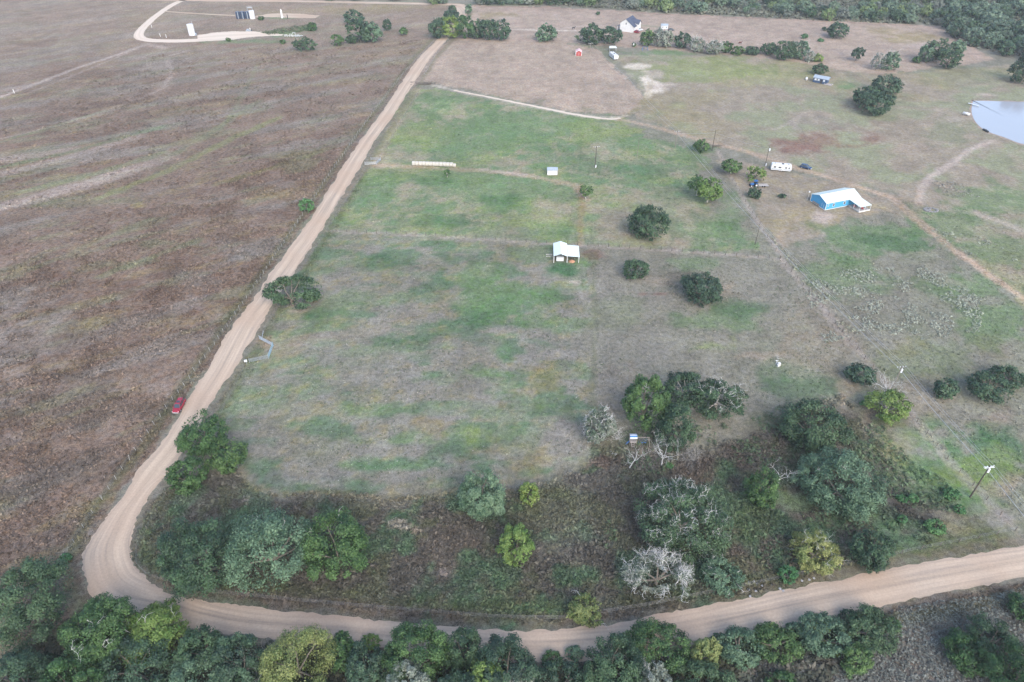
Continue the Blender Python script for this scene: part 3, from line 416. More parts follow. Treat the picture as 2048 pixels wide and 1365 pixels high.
def ribbon(name, pts, w, z, m, jit=.4):
    P_ = catmull(GP(pts), 4); t = np.gradient(P_, axis=0); t /= np.hypot(*t.T)[:, None]; nrm = np.stack([-t[:, 1], t[:, 0]], 1); w = np.interp(np.linspace(0, 1, len(P_)), np.linspace(0, 1, len(w)), w)[:, None] if hasattr(w, '__len__') else w
    return strip(name, P_ - nrm * w, P_ + nrm * w, z, m, jit, 5, 0, 4)
ribbon('far_road', [(924, 11), (905, 9.5), (800, 7), (700, 5), (560, 2.5), (400, 1), (250, -2)], 3.2, .008, M_road, .8)
ribbon('caliche_road', [(372, -2), (345, 10), (318, 28), (296, 46), (281, 62), (278, 72), (288, 79), (320, 82), (370, 82), (430, 79), (470, 77)], [2.6, 2.6, 3, 3.4, 4, 3.6], .008, M_caliche)
ribbon('caliche_pad', [(395, 76), (430, 73), (470, 71), (510, 69), (545, 69.5), (565, 71)], [7, 11, 11, 7, 3.5, 1.5], .012, M_caliche, 1.6)
ribbon('pinkish_track', [(330, 23), (370, 26), (420, 29), (470, 31.5)], 1.3, .008, M_road, .5)
ribbon('tank_pad', [(510, 34), (545, 31), (590, 32), (635, 34)], [2, 6, 7, 4], .008, M_road, 1.5)
ribbon('gravel_drive', [(908, 181), (960, 191), (1050, 209), (1160, 231), (1215, 238), (1242, 237)], [.5, .9, 1.1, .8], .008, M_caliche, .7)

# ------------------------------------------------------------------ pond
M_water = bpy.data.materials.new('turbid_pond_water'); M_water.use_nodes = True; _b = M_water.node_tree.nodes['Principled BSDF']
_b.inputs['Base Color'].default_value = (.25, .26, .28, 1); _b.inputs['Roughness'].default_value = .09; _b.inputs['IOR'].default_value = 1.33
_t = _n(M_water.node_tree, 'ShaderNodeTexCoord'); _o = _n(M_water.node_tree, 'ShaderNodeTexNoise'); _o.inputs['Scale'].default_value = 1.4; _o.inputs['Detail'].default_value = 3
_p = _n(M_water.node_tree, 'ShaderNodeBump'); _p.inputs['Strength'].default_value = .22; _p.inputs['Distance'].default_value = .1
M_water.node_tree.links.new(_t.outputs['Object'], _o.inputs['Vector']); M_water.node_tree.links.new(_o.outputs['Fac'], _p.inputs['Height']); M_water.node_tree.links.new(_p.outputs[0], _b.inputs['Normal'])
POND = catmull(GP([(1947, 202), (1947.5, 202), (1985, 202.5), (2035, 204), (2070, 206), (2120, 225), (2140, 262), (2100, 292), (2048, 289), (2008, 275), (1974, 263), (1956, 250), (1946, 235), (1943, 220), (1946, 203), (1947, 202)]), 6)
def sheet(name, P_, z, m):
    ctr = P_.mean(0); rings = [1, .93, .8, .5, .0001]; n = len(P_) - 1; v = []
    for r in rings: v += [(*(ctr + (p - ctr) * r), z) for p in P_[:n]]
    f = [(k * n + i, k * n + (i + 1) % n, (k + 1) * n + (i + 1) % n, (k + 1) * n + i) for k in range(len(rings) - 1) for i in range(n)]
    me = fast_mesh(name, v, f)
    if me.polygons[0].normal.z < 0: me.flip_normals()
    return tag(link(name, me, m=m), kind='structure')
M_mud = mat('damp_pond_mud', alb((168, 156, 148)), .8, .25, .8, bump=.4)
_c = POND.mean(0); sheet('pond_bank', _c + (POND - _c) * (1.05 + .025 * np.sin(np.arange(len(POND)) * 1.3))[:, None], .006, M_mud)
sheet('pond', POND, .014, M_water)

# ------------------------------------------------------------------ trees
M_bark = mat('grey_brown_bark', (.13, .11, .09), .9, .25, 3, bump=.5, stretch=(1, 1, .3))
M_pale = mat('pale_bare_wood', (.43, .425, .405), .9, .2, 3, bump=.4)
M_palebark = mat('pale_bark', (.34, .31, .27), .9, .25, 3, bump=.4)
M_twig = mat('grey_dead_twigs', (.30, .29, .27), .9, .2, 3)
LEAF = {k: leaf_mat(k + '_leaves', a, b) for k, (a, b) in dict(
    oak=((.010, .025, .014), (.058, .096, .050)), deep=((.012, .027, .018), (.052, .088, .050)), mid=((.012, .034, .013), (.070, .118, .045)),
    grey=((.026, .054, .032), (.120, .176, .112)), lime=((.050, .092, .026), (.135, .180, .065)), yellow=((.062, .092, .032), (.185, .198, .085)),
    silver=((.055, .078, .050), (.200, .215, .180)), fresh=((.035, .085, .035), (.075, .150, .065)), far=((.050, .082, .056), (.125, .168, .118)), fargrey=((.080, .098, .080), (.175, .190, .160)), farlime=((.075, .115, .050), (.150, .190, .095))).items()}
def rdir(n, rg):
    v = rg.normal(size=(n, 3)); return v / np.linalg.norm(v, axis=1)[:, None]
def leaves_mesh(name, P_, N_, L_, tint, m, rg, asp=.62):
    """one small irregular four-sided leaf spray per point"""
    n = len(P_); a = np.cross(N_, rdir(n, rg)); a /= np.linalg.norm(a, axis=1)[:, None] + 1e-9; b = np.cross(N_, a)
    L_ = (L_ * rg.uniform(.6, 1.4, n))[:, None]; w = L_ * asp
    j = lambda: rg.uniform(-.16, .16, (n, 1)) * L_
    v = np.stack([P_ - a * L_ * .5 + b * j(), P_ + b * w * .5 + a * j() - N_ * L_ * .1, P_ + a * L_ * .5 + b * j(), P_ - b * w * .5 + a * j() - N_ * L_ * .1], 1).reshape(-1, 3)
    me = fast_mesh(name, v, np.arange(4 * n).reshape(n, 4)); me.materials.append(m)
    if tint.ndim == 1: me.attributes.new('tint', 'FLOAT', 'FACE').data.foreach_set('value', tint.astype(np.float32))
    else: me.attributes.new('Col', 'FLOAT_COLOR', 'FACE').data.foreach_set('color', np.concatenate([tint, np.ones((n, 1))], 1).astype(np.float32).ravel())
    return me
def seg_mesh(name, segs, m, n=3):
    A = np.array([s[0] for s in segs]); B = np.array([s[1] for s in segs]); r0 = np.array([s[2] for s in segs]); r1 = np.array([s[3] for s in segs])
    t = B - A; t /= np.linalg.norm(t, axis=1)[:, None] + 1e-9; ref = np.where(np.abs(t[:, 2:3]) < .9, [[0, 0, 1.]], [[1., 0, 0]])
    a = np.cross(t, ref); a /= np.linalg.norm(a, axis=1)[:, None]; b = np.cross(t, a); k = len(segs); v = np.zeros((k, 2 * n, 3)); f = []
    for i in range(n):
        d = a * math.cos(2 * math.pi * i / n) + b * math.sin(2 * math.pi * i / n); v[:, i] = A + d * r0[:, None]; v[:, n + i] = B + d * r1[:, None]
    o = np.arange(k)[:, None] * 2 * n; f = np.stack([np.concatenate([o + i, o + (i + 1) % n, o + n + (i + 1) % n, o + n + i], 1) for i in range(n)], 1).reshape(-1, 4)
    me = fast_mesh(name, v.reshape(-1, 3), f); me.materials.append(m); return me
def fork(p, d, L_, r, lev, rg, out, bend=.35, kids=(2, 3), up=.05):
    """a crooked branch that splits"""
    n = 3; q = np.array(p, float); d = np.array(d, float)
    for i in range(n):
        d = d + rg.normal(size=3) * bend; d[2] += up; d /= np.linalg.norm(d); e = q + d * L_ / n
        out.append((q, e, r * (1 - .22 * i), r * (1 - .22 * (i + 1)))); q = e
        if lev > 0 and i < n - 1 and rg.random() < .55: fork(q, d + rg.normal(size=3) * .8, L_ * .5, r * .5, lev - 1, rg, out, bend, kids, up)
    if lev > 0:
        for _ in range(rg.integers(kids[0], kids[1] + 1)): fork(q, d + rg.normal(size=3) * .65, L_ * rg.uniform(.5, .75), r * .45, lev - 1, rg, out, bend, kids, up)
def crown_mesh(rx, ry, rz, L_, dens, m, rg, lobes=8, gap=.0, flat=.55):
    """leaf sprays on clumps on lobes; centred on the crown's middle"""
    S = np.array([rx, ry, rz]); LC = rdir(lobes, rg) * rg.uniform(.22, .55, (lobes, 1)); LC[:, 2] = np.abs(LC[:, 2]) * .9 - .2; LC[0] = (0, 0, .0)
    LR = rg.uniform(.34, .52, lobes); LR[0] = .72
    kc = 24; cd = rdir(lobes * kc, rg); cd[:, 2] = cd[:, 2] * .8 + .18; cd /= np.linalg.norm(cd, axis=1)[:, None]
    li = np.repeat(np.arange(lobes), kc); li[:kc * 2] = 0; CC = LC[li] + cd * LR[li][:, None] * rg.uniform(.78, 1.05, (lobes * kc, 1))
    keep = np.ones(len(CC), bool)
    for k in range(lobes): keep &= ~((np.linalg.norm(CC - LC[k], axis=1) < LR[k] * .72))
    keep &= CC[:, 2] > -flat - .15; keep &= rg.random(len(CC)) > gap
    CC = CC[keep]; CR = rg.uniform(.08, .2, len(CC)); tc = rg.normal(.5, .2, len(CC)) + (vnoise(CC[:, 0] * 2.2, CC[:, 1] * 2.2, int(rg.integers(999))) - .5) * .5
    rm = (rx * ry * rz) ** (1 / 3); area = 4 * math.pi * rm * rm; n = int(min(20000, max(90, area * dens / (.36 * L_ * L_))))
    w = CR ** 2; ci = rg.choice(len(CC), n, p=w / w.sum()); d = rdir(n, rg); d[:, 2] = np.where(d[:, 2] < -.3, -d[:, 2], d[:, 2])
    P_ = CC[ci] + d * (CR[ci] * rg.uniform(.3, 1.15, n) ** .7)[:, None]
    nf = n // 9; fi = rg.integers(0, n, nf); P_[fi] = rdir(nf, rg) * np.array([1, 1, .9]) * rg.uniform(.45, .82, (nf, 1))          # loose sprays between the clumps
    N_ = d * .7 + CC[ci] * .35 + rdir(n, rg) * .6 + np.array([0, 0, .25]); N_ /= np.linalg.norm(N_, axis=1)[:, None]
    q0, q1 = np.percentile(P_, 1.5, axis=0), np.percentile(P_, 98.5, axis=0); mid_ = (q0 + q1) / 2; k_ = 1.74 / (q1 - q0); mid_[2] = 0; k_[2] = .95 / max(.6, q1[2])
    P_ = (P_ - mid_) * k_ * S; CC = (CC - mid_) * k_ * S; ok = P_[:, 2] > -rz * (flat + .3); P_, N_, ci = P_[ok], N_[ok], ci[ok]
    tint = np.clip(tc[ci] + rg.normal(0, .22, len(ci)), 0, 1)
    return leaves_mesh('crown', P_, N_, L_, tint, m, rg), CC
def fit(b, clear=.12, lean=0):
    """crown box in the photo -> base point, radii, crown centre height"""
    x0, y0, x1, y1 = b; cx, cy = (x0 + x1) / 2, (y0 + y1) / 2; hc = 3.0
    for _ in range(12):
        X, Y = G(cx, cy, hc); s = scale_at(X, Y, hc); r = (x1 - x0) / 2 / s; hh = (y1 - y0) / 2 / s
        ph = math.atan2(CAM_H - hc, math.hypot(X, Y)); v = hh * hh - (r * math.sin(ph)) ** 2
        rz = math.sqrt(max(v, 0)) / math.cos(ph); rz = min(max(rz, .5 * r), 1.25 * r); v = hh * hh - (rz * math.cos(ph)) ** 2
        ry = min(max(math.sqrt(max(v, .01)) / math.sin(ph), .5 * r), 1.5 * r); hc = rz * (.82 + clear)
    return X, Y, r, ry, rz, hc, s
def trunk_segs(hc, rx, ry, rz, CC, rg, thick, nl=6):
    out = []; th = max(.35, hc - rz * .55); d = np.array([rg.normal() * .1, rg.normal() * .1, 1.0]); top = d * th
    out.append((np.array([0, 0, -.1]), top * .5, thick * 1.25, thick)); out.append((top * .5, top, thick, thick * .8))
    for i in rg.choice(len(CC), min(nl, len(CC)), replace=False):
        e = np.array([0, 0, hc]) + CC[i] * .9; m_ = top * .45 + e * .55 + rg.normal(size=3) * rx * .06
        out.append((top, m_, thick * .6, thick * .36)); out.append((m_, e, thick * .36, thick * .12))
    return out
SHARED = {}
def tree(b, style, name, label, cat='tree', group=None, clear=.12, dead=0.0, dens=1.75, gap=.14, bark=None, seed=None, lobes=8, show=False, Lpx=3.8, deadr=.075, deadlen=.5):
    rg = np.random.default_rng(seed if seed is not None else int(b[0] * 7 + b[1] * 13 + b[2]) & 0xffffff)
    X, Y, rx, ry, rz, hc, s = fit(b, clear); L_ = Lpx / s
    t = thing(name, label, cat, (X, Y, 0), 0, group)
    me, CC = crown_mesh(rx, ry, rz, L_, dens, LEAF[style], rg, lobes, gap); o = link('crown', me, t, (0, 0, hc))
    link('trunk', seg_mesh('trunk', trunk_segs(hc, rx, ry, rz, CC, rg, max(.10, .045 * rx + .06)), bark or M_bark, 6), t)
    if dead:
        out = []
        pw = np.clip(CC[:, 2] / rz + .5, .05, 2); pw /= pw.sum()
        for i in rg.choice(len(CC), max(2, int(min(len(CC), 90) * dead)), replace=True, p=pw):
            d = CC[i] / np.array([rx, ry, rz]); d = d / (np.linalg.norm(d) + 1e-6); fork(CC[i] * .9, d, rx * deadlen * rg.uniform(.55, 1.1), deadr, 2, rg, out, .5, (1, 2))
        link('dead_branches', seg_mesh('dead_branches', out, M_pale, 3), t, (0, 0, hc))['kind'] = 'stuff'
    return t
def bare_tree(base, h, spread, label, lev=3, r=.16, n=4, seed=1, m=None, name='dead_tree', cat='dead tree', lean=(0, 0), low=.25, bend=.3):
    rg = np.random.default_rng(seed); t = thing(name, label, cat, (*G(*base), 0)); out = []; p = np.array([0, 0, -.05]); d = np.array([lean[0], lean[1], 1.0])
    k = 4; nodes = []
    for i in range(k):
        q = p + d / np.linalg.norm(d) * h * .5 / k + rg.normal(size=3) * h * .015; out.append((p, q, r * (1.2 - .15 * i), r * (1.05 - .15 * i))); p = q; nodes.append(q)
    link('trunk', seg_mesh('trunk', out, m or M_pale, 6), t); out = []
    for i in range(n):
        a = 2 * math.pi * i / n + rg.uniform(-.5, .5); st = nodes[min(k - 1, max(0, int(rg.uniform(low, 1) * k)))]
        fork(st, np.array([math.cos(a), math.sin(a), rg.uniform(.35, 1.1)]), spread * rg.uniform(.55, .8), r * .55, lev - 1, rg, out, bend, (2, 3), .12)
    fork(p, d, h * .35, r * .6, lev - 1, rg, out, bend, (2, 3), .1)
    link('branches', seg_mesh('branches', out, m or M_pale, 4), t)['kind'] = 'stuff'; return t
def bare_shrub(b, label, seed, name='dead_shrub', cat='dead shrub', n=16, lev=2, r=.045, m=None, group=None):
    rg = np.random.default_rng(seed); X, Y, rx, ry, rz, hc, s = fit(b, 0); t = thing(name, label, cat, (X, Y, 0), 0, group); out = []
    for i in range(n):
        a = rg.uniform(0, 2 * math.pi); fork((0, 0, 0), (math.cos(a) * rg.uniform(.3, 1.2), math.sin(a) * rg.uniform(.3, 1.2), .9), rz * .95, r, lev, rg, out, .3, (2, 3), .05)
    link('branches', seg_mesh('branches', out, m or M_pale, 3), t)['kind'] = 'stuff'; return t

# near the road, left of the pasture
tree((357, 825, 452, 912), 'mid', 'oak_tree', 'round green oak on the road verge just below the red car', lobes=10)
tree((412, 880, 491, 948), 'mid', 'oak_tree', 'small bright green oak right beside the larger roadside oak near the red car')
tree((332, 915, 412, 986), 'mid', 'oak_tree', 'green roadside tree with a pale dead tuft, lowest of three by the red car', dead=.04, deadlen=.3)
tree((520, 556, 640, 612), 'oak', 'leaning_tree', 'wide low tree reaching out over the dirt road above the pipe gate', gap=.38, clear=.3, dens=1.7)
tree((606, 575, 640, 606), 'mid', 'shrub', 'light green shrub under the wide tree that reaches over the road', 'shrub')
tree((0, 1116, 126, 1290), 'oak', 'oak_tree', 'large dark green tree left of the road bend', lobes=12)
# the clump inside the bend
tree((320, 1040, 470, 1200), 'oak', 'oak_tree', 'large green oak inside the road bend, leftmost of the touching trio', lobes=12, dead=.03, deadlen=.25)
tree((455, 1010, 628, 1178), 'grey', 'oak_tree', 'large grey-green oak in the middle of the touching trio inside the bend', lobes=12, dead=.05, deadlen=.25)
tree((602, 1026, 738, 1160), 'mid', 'oak_tree', 'green and yellowish oak, rightmost of the touching trio inside the bend', lobes=11, dead=.05, deadlen=.25)
# brown brush strip
tree((915, 942, 1012, 1048), 'grey', 'mesquite_tree', 'tall feathery blue-green tree at the mown edge of the brown brush', gap=.02, Lpx=3.2)
tree((1038, 965, 1078, 1012), 'lime', 'shrub', 'small yellow-green shrub right of the feathery blue-green tree', 'shrub')
tree((995, 1045, 1068, 1132), 'lime', 'young_tree', 'round lime green tree alone in the brown brush')
tree((1133, 1186, 1203, 1250), 'yellow', 'young_tree', 'yellow-green tree standing at the near road edge fence', dead=.03)
# grove around the playset
tree((1168, 816, 1236, 890), 'silver', 'lichen_tree', 'silvery lichen-covered tree left of the playset', dead=1.8, gap=.25, deadlen=.32, deadr=.09)
bare_shrub((1218, 852, 1250, 886), 'small bare grey shrub between the silvery tree and the playset', 3)
tree((1245, 750, 1342, 862), 'mid', 'oak_tree', 'open light green oak, leftmost of the grove above the playset', gap=.25, dead=.06, dens=2.1, deadlen=.3)
tree((1326, 743, 1408, 815), 'oak', 'oak_tree', 'dark oak with a forked pale trunk at the back of the grove', clear=.6, bark=M_palebark, dead=.02)
tree((1382, 754, 1492, 838), 'oak', 'oak_tree', 'oak with many pale bare branch tips, rightmost of the grove above the playset', clear=.55, bark=M_palebark, dead=.7, deadlen=.3, deadr=.085, gap=.15)
tree((1310, 808, 1392, 906), 'oak', 'oak_tree', 'dense dark oak at the front of the grove, right of the playset', dead=.15, deadlen=.25, deadr=.05)
bare_tree((1259, 936), 5.2, 3.4, 'bare dead tree with leaning crooked stem just below the playset', 4, .13, 3, 5, lean=(.35, .05))
bare_tree((1323, 932), 6.2, 5.0, 'tallest bare white dead tree right of the playset, with long side limbs', 4, .14, 6, 11, low=.35)
bare_shrub((1366, 885, 1412, 932), 'low grey bare bush right of the tall white dead tree', 8, n=26, r=.03, m=M_twig)
# right-hand part of the brush
tree((1560, 800, 1692, 906), 'oak', 'oak_tree', 'broad dark green oak above the largest grey-green oak', lobes=11, dead=.03, deadlen=.25)
tree((1595, 895, 1768, 1034), 'grey', 'oak_tree', 'largest grey-green oak right of the white-branched oaks', lobes=13, dead=.05, deadlen=.2)
tree((1735, 782, 1822, 844), 'lime', 'young_tree', 'lime green tree under the upper power pole with bare limbs behind', clear=.3, bark=M_palebark)
bare_tree((1764, 797), 6.5, 5.0, 'fan of bare grey limbs behind the lime green tree by the power pole', 3, .14, 8, 21, low=.6)
tree((1690, 726, 1752, 771), 'deep', 'oak_tree', 'dark round oak up-left of the upper power pole')
tree((1870, 755, 1916, 800), 'deep', 'shrub', 'round dark shrub, smallest of three right of the power lines', 'shrub')
tree((1938, 746, 2020, 806), 'deep', 'oak_tree', 'dark spreading oak by a patch of bare red soil at the right edge')
tree((1985, 731, 2052, 776), 'deep', 'oak_tree', 'dark oak half behind the spreading one at the right edge')
tree((1270, 948, 1456, 1112), 'oak', 'oak_tree', 'big dying oak bristling with white dead limbs in the brush', lobes=13, dead=2.2, deadlen=.20, gap=.15, deadr=.11)
tree((1238, 1106, 1392, 1190), 'silver', 'oak_tree', 'almost bare ash-white oak below the big dying oak', lobes=11, dead=3.4, gap=.5, dens=.8, deadlen=.27, deadr=.09)
tree((1400, 1116, 1490, 1190), 'grey', 'oak_tree', 'grey-green tree right of the ash-white oak by the road', dead=.25, deadlen=.3)
tree((1490, 938, 1560, 1018), 'mid', 'shrub', 'green bushy tree below a pale broken snag in the brush', gap=.1)
bare_tree((1552, 975), 6.5, 3.6, 'pale broken snag with twisting white limbs above the green bushy tree', 4, .12, 3, 34, low=.6, bend=.5)
tree((1585, 1060, 1684, 1146), 'yellow', 'young_tree', 'yellow-green tree with pale twigs in its crown near the road', dead=.35, deadlen=.35, deadr=.05, Lpx=3.4)
tree((1702, 1060, 1790, 1142), 'oak', 'oak_tree', 'dark oak beside the yellow-green tree near the road')
tree((1558, 1131, 1596, 1168), 'fresh', 'shrub', 'bright green round shrub at the roadside below the yellow-green tree', 'shrub')
for bb, lb in (((1850, 1038, 1890, 1068), 'fresh green round shrub alone in the brown brush near the road corner'), ((1793, 990, 1814, 1006), 'left small green bush of the row below the leaning pole'),
               ((1816, 988, 1836, 1006), 'right small green bush of the row below the leaning pole'), ((1884, 976, 1921, 1000), 'low green bush at the foot of the near power pole'),
               ((1908, 1010, 1930, 1028), 'small pale green bush below the near power pole'), ((1795, 1030, 1815, 1048), 'tiny green bush left of the round shrub in the brown brush'),
               ((1720, 800, 1745, 814), 'tiny teal bush below the dark round oak'), ((598, 398, 628, 424), 'bright green shrub on the left fence beside the long straight road'),
               ((1330, 925, 1346, 938), 'green sprout at the foot of the tall white dead tree'), ((120, 1106, 142, 1126), 'dark low shrub on the fence left of the bend'),
               ((748, 558, 770, 572), 'not used')):
    if lb != 'not used': tree(bb, 'fresh', 'shrub', lb, 'shrub', dens=2.2, lobes=5)
# pasture trees
tree((1256, 412, 1340, 481), 'oak', 'oak_tree', 'round dark oak up-right of the white roofed pavilion', lobes=12)
tree((1245, 518, 1300, 560), 'oak', 'oak_tree', 'smaller oak right of the pavilion between two round oaks')
tree((1362, 545, 1446, 610), 'deep', 'oak_tree', 'dense round oak beside pale cactus clumps', lobes=12)
tree((1374, 350, 1420, 386), 'mid', 'young_tree', 'thin pale-trunked tree, left of the pair beside the power lines', clear=.7, bark=M_palebark, gap=.45, dens=1.0)
tree((1392, 356, 1446, 402), 'lime', 'young_tree', 'fuller green tree, right of the pair beside the power lines', clear=.45, bark=M_palebark)
tree((1442, 320, 1486, 346), 'mid', 'young_tree', 'green tree with pale trunk left of the camper trailer', clear=.6, bark=M_palebark)
tree((1384, 281, 1420, 305), 'mid', 'young_tree', 'small round tree beside the dark power pole on the lane')
tree((1492, 331, 1532, 364), 'lime', 'young_tree', 'sparse pale green tree behind the blue tractor', gap=.45, dens=.9)
tree((1496, 375, 1523, 397), 'oak', 'shrub', 'dark bush below the blue tractor', 'shrub')
tree((1557, 388, 1573, 397), 'deep', 'shrub', 'tiny dark bush left of the blue house', 'shrub', lobes=5)
tree((1159, 372, 1187, 394), 'mid', 'young_tree', 'small sparse tree with white trunk right of the white shed', clear=.9, bark=M_palebark, gap=.4, dens=1.2)
tree((888, 340, 900, 351), 'mid', 'young_tree', 'tiny sapling below the row of hay bales', clear=1.0, bark=M_palebark, lobes=4)
# distance
for bb, st, lb, kw in (
 ((685, 22, 729, 48), 'deep', 'dark oak at the back of the clump right of the well site', {}), ((692, 40, 745, 84), 'oak', 'green oak in the middle of the clump right of the well site', {}),
 ((722, 46, 766, 84), 'grey', 'pale grey-green oak at the front of the clump right of the well site', {}), ((765, 40, 783, 62), 'deep', 'small dark tree alone right of the well site clump', {}),
 ((662, 70, 688, 92), 'mid', 'green bush left foot of the clump right of the well site', {}), ((690, 72, 716, 87), 'oak', 'low bush in front of the green oak of the well site clump', {}), ((797, 56, 816, 71), 'mid', 'small round bright bush between the clump and the road grove', {}),
 ((584, 80, 634, 99), 'oak', 'wide low bush below the well site pipes', {}),
 ((856, 38, 896, 77), 'deep', 'dark oak left of the road where it enters the grove', {}), ((886, 22, 924, 46), 'deep', 'dark oak at the back of the grove over the road', {}), ((880, 36, 925, 76), 'lime', 'bright green oak hanging over the road in the grove', {}),
 ((908, 34, 950, 76), 'mid', 'green oak right of the road in the grove', {}), ((934, 42, 972, 77), 'oak', 'dark oak in the middle of the roadside grove', {}), ((958, 41, 996, 80), 'oak', 'oak with pale stem near the right end of the roadside grove', {}),
 ((984, 42, 1022, 80), 'deep', 'rightmost oak of the roadside grove with pale limbs', dict(dead=.1, deadlen=.4)), ((895, 12, 914, 34), 'oak', 'narrow tree on the inner bend of the far road', {}), ((930, 8, 944, 30), 'grey', 'narrow tree on the outer bend of the far road', {}),
 ((1070, 50, 1115, 82), 'grey', 'round grey-green oak alone beside the farm drive', {}), ((1152, 49, 1206, 88), 'oak', 'large dark oak left of the white farmhouse', dict(lobes=11)), ((1196, 54, 1246, 90), 'deep', 'dark oak touching the large one below the white farmhouse', {}),
 ((1280, 60, 1312, 93), 'mid', 'green tree at the left end of the grey thicket by the farmhouse', {}), ((1300, 58, 1335, 93), 'fargrey', 'ash grey tree in the thicket below the farmhouse yard', dict(dead=.5, gap=.3)), ((1322, 62, 1348, 95), 'silver', 'whitish bare tree in the thicket below the farmhouse yard', dict(dead=1.2, gap=.5)),
 ((1348, 68, 1385, 97), 'deep', 'dark round oak between the two whitish thickets', {}), ((1380, 77, 1412, 104), 'silver', 'whitish dead-limbed tree right of the dark round oak', dict(dead=1.2, gap=.4)), ((1410, 82, 1446, 109), 'silver', 'pale dead-limbed tree left of the green bushes of the hedgerow', dict(dead=1.2, gap=.3)),
 ((1438, 84, 1466, 106), 'mid', 'green bush in the hedgerow, left of the two', {}), ((1462, 92, 1490, 110), 'mid', 'green bush in the hedgerow, right of the two', {}),
 ((1490, 94, 1520, 110), 'oak', 'low dark bush in the hedgerow', {}), ((1520, 86, 1560, 110), 'oak', 'dark hedgerow oak left of the tall hedgerow oak', {}), ((1550, 84, 1592, 121), 'oak', 'tallest dark oak in the hedgerow', {}), ((1580, 84, 1624, 118), 'grey', 'grey oak with pale limbs at the right end of the hedgerow', dict(dead=.3)),
 ((1612, 104, 1630, 124), 'silver', 'small whitish tree at the hedgerow end', dict(dead=1.0)), ((1626, 108, 1646, 124), 'lime', 'small green tree at the hedgerow end', {}),
 ((1655, 47, 1698, 77), 'deep', 'dark round oak alone in the far field', {}), ((1703, 95, 1729, 118), 'deep', 'dark upright tree between the hedgerow and the far oaks', dict(clear=.5)), ((1742, 108, 1770, 140), 'fargrey', 'leafless grey tree left of the grey-limbed oak', dict(dead=1.0, gap=.7, dens=.7)),
 ((1762, 106, 1800, 140), 'grey', 'grey-limbed oak with a green top in the far pasture', dict(dead=.5)), ((1840, 86, 1872, 124), 'grey', 'grey left tree of the clump in the right far field', dict(dead=.4)), ((1855, 80, 1896, 124), 'oak', 'dark oak at the back of the clump in the right far field', {}),
 ((1876, 96, 1922, 138), 'oak', 'green oak at the front of the clump in the right far field', {}), ((1900, 82, 1931, 112), 'grey', 'pale oak at the right of the clump in the right far field', {}), ((1825, 114, 1842, 126), 'mid', 'small bush left of the clump in the right far field', {}),
 ((1625, 128, 1656, 150), 'oak', 'oak standing right behind the navy cabin', {}), ((1745, 152, 1803, 188), 'deep', 'dark oak, upper of the three near the pond', dict(lobes=11)), ((1705, 176, 1760, 216), 'oak', 'green oak, left of the three near the pond', {}), ((1722, 184, 1788, 231), 'deep', 'dark dense oak, lowest of the three near the pond', dict(lobes=11)),
 ((2030, 108, 2075, 170), 'deep', 'dark tree at the right edge above the pond', {}), ((1603, 68, 1616, 78), 'fresh', 'tiny green bush in the far field', {}), ((1636, 77, 1648, 84), 'fresh', 'tiny pale bush below the lone far oak', {}), ((1644, 55, 1652, 62), 'deep', 'tiny dark bush left of the lone far oak', {}),
 ((1192, 24, 1200, 30), 'oak', 'tiny dark bush in the field behind the farmhouse', {}), ((452, 76, 462, 84), 'mid', 'tiny bush on the edge of the white well pad', {}), ((515, 34, 528, 41), 'mid', 'tiny bush right of the tank row', {}), ((560, 80, 572, 88), 'mid', 'small bush on the near edge of the well pad', {}),
 ((614, 46, 634, 62), 'mid', 'green bush at the right end of the well site weeds', {}), ((1264, 86, 1272, 94), 'mid', 'tiny bush behind the yard light', {})):
    tree(bb, st, 'oak_tree' if bb[2] - bb[0] > 30 else 'shrub', lb, 'tree' if bb[2] - bb[0] > 30 else 'shrub', Lpx=3.6, **kw)
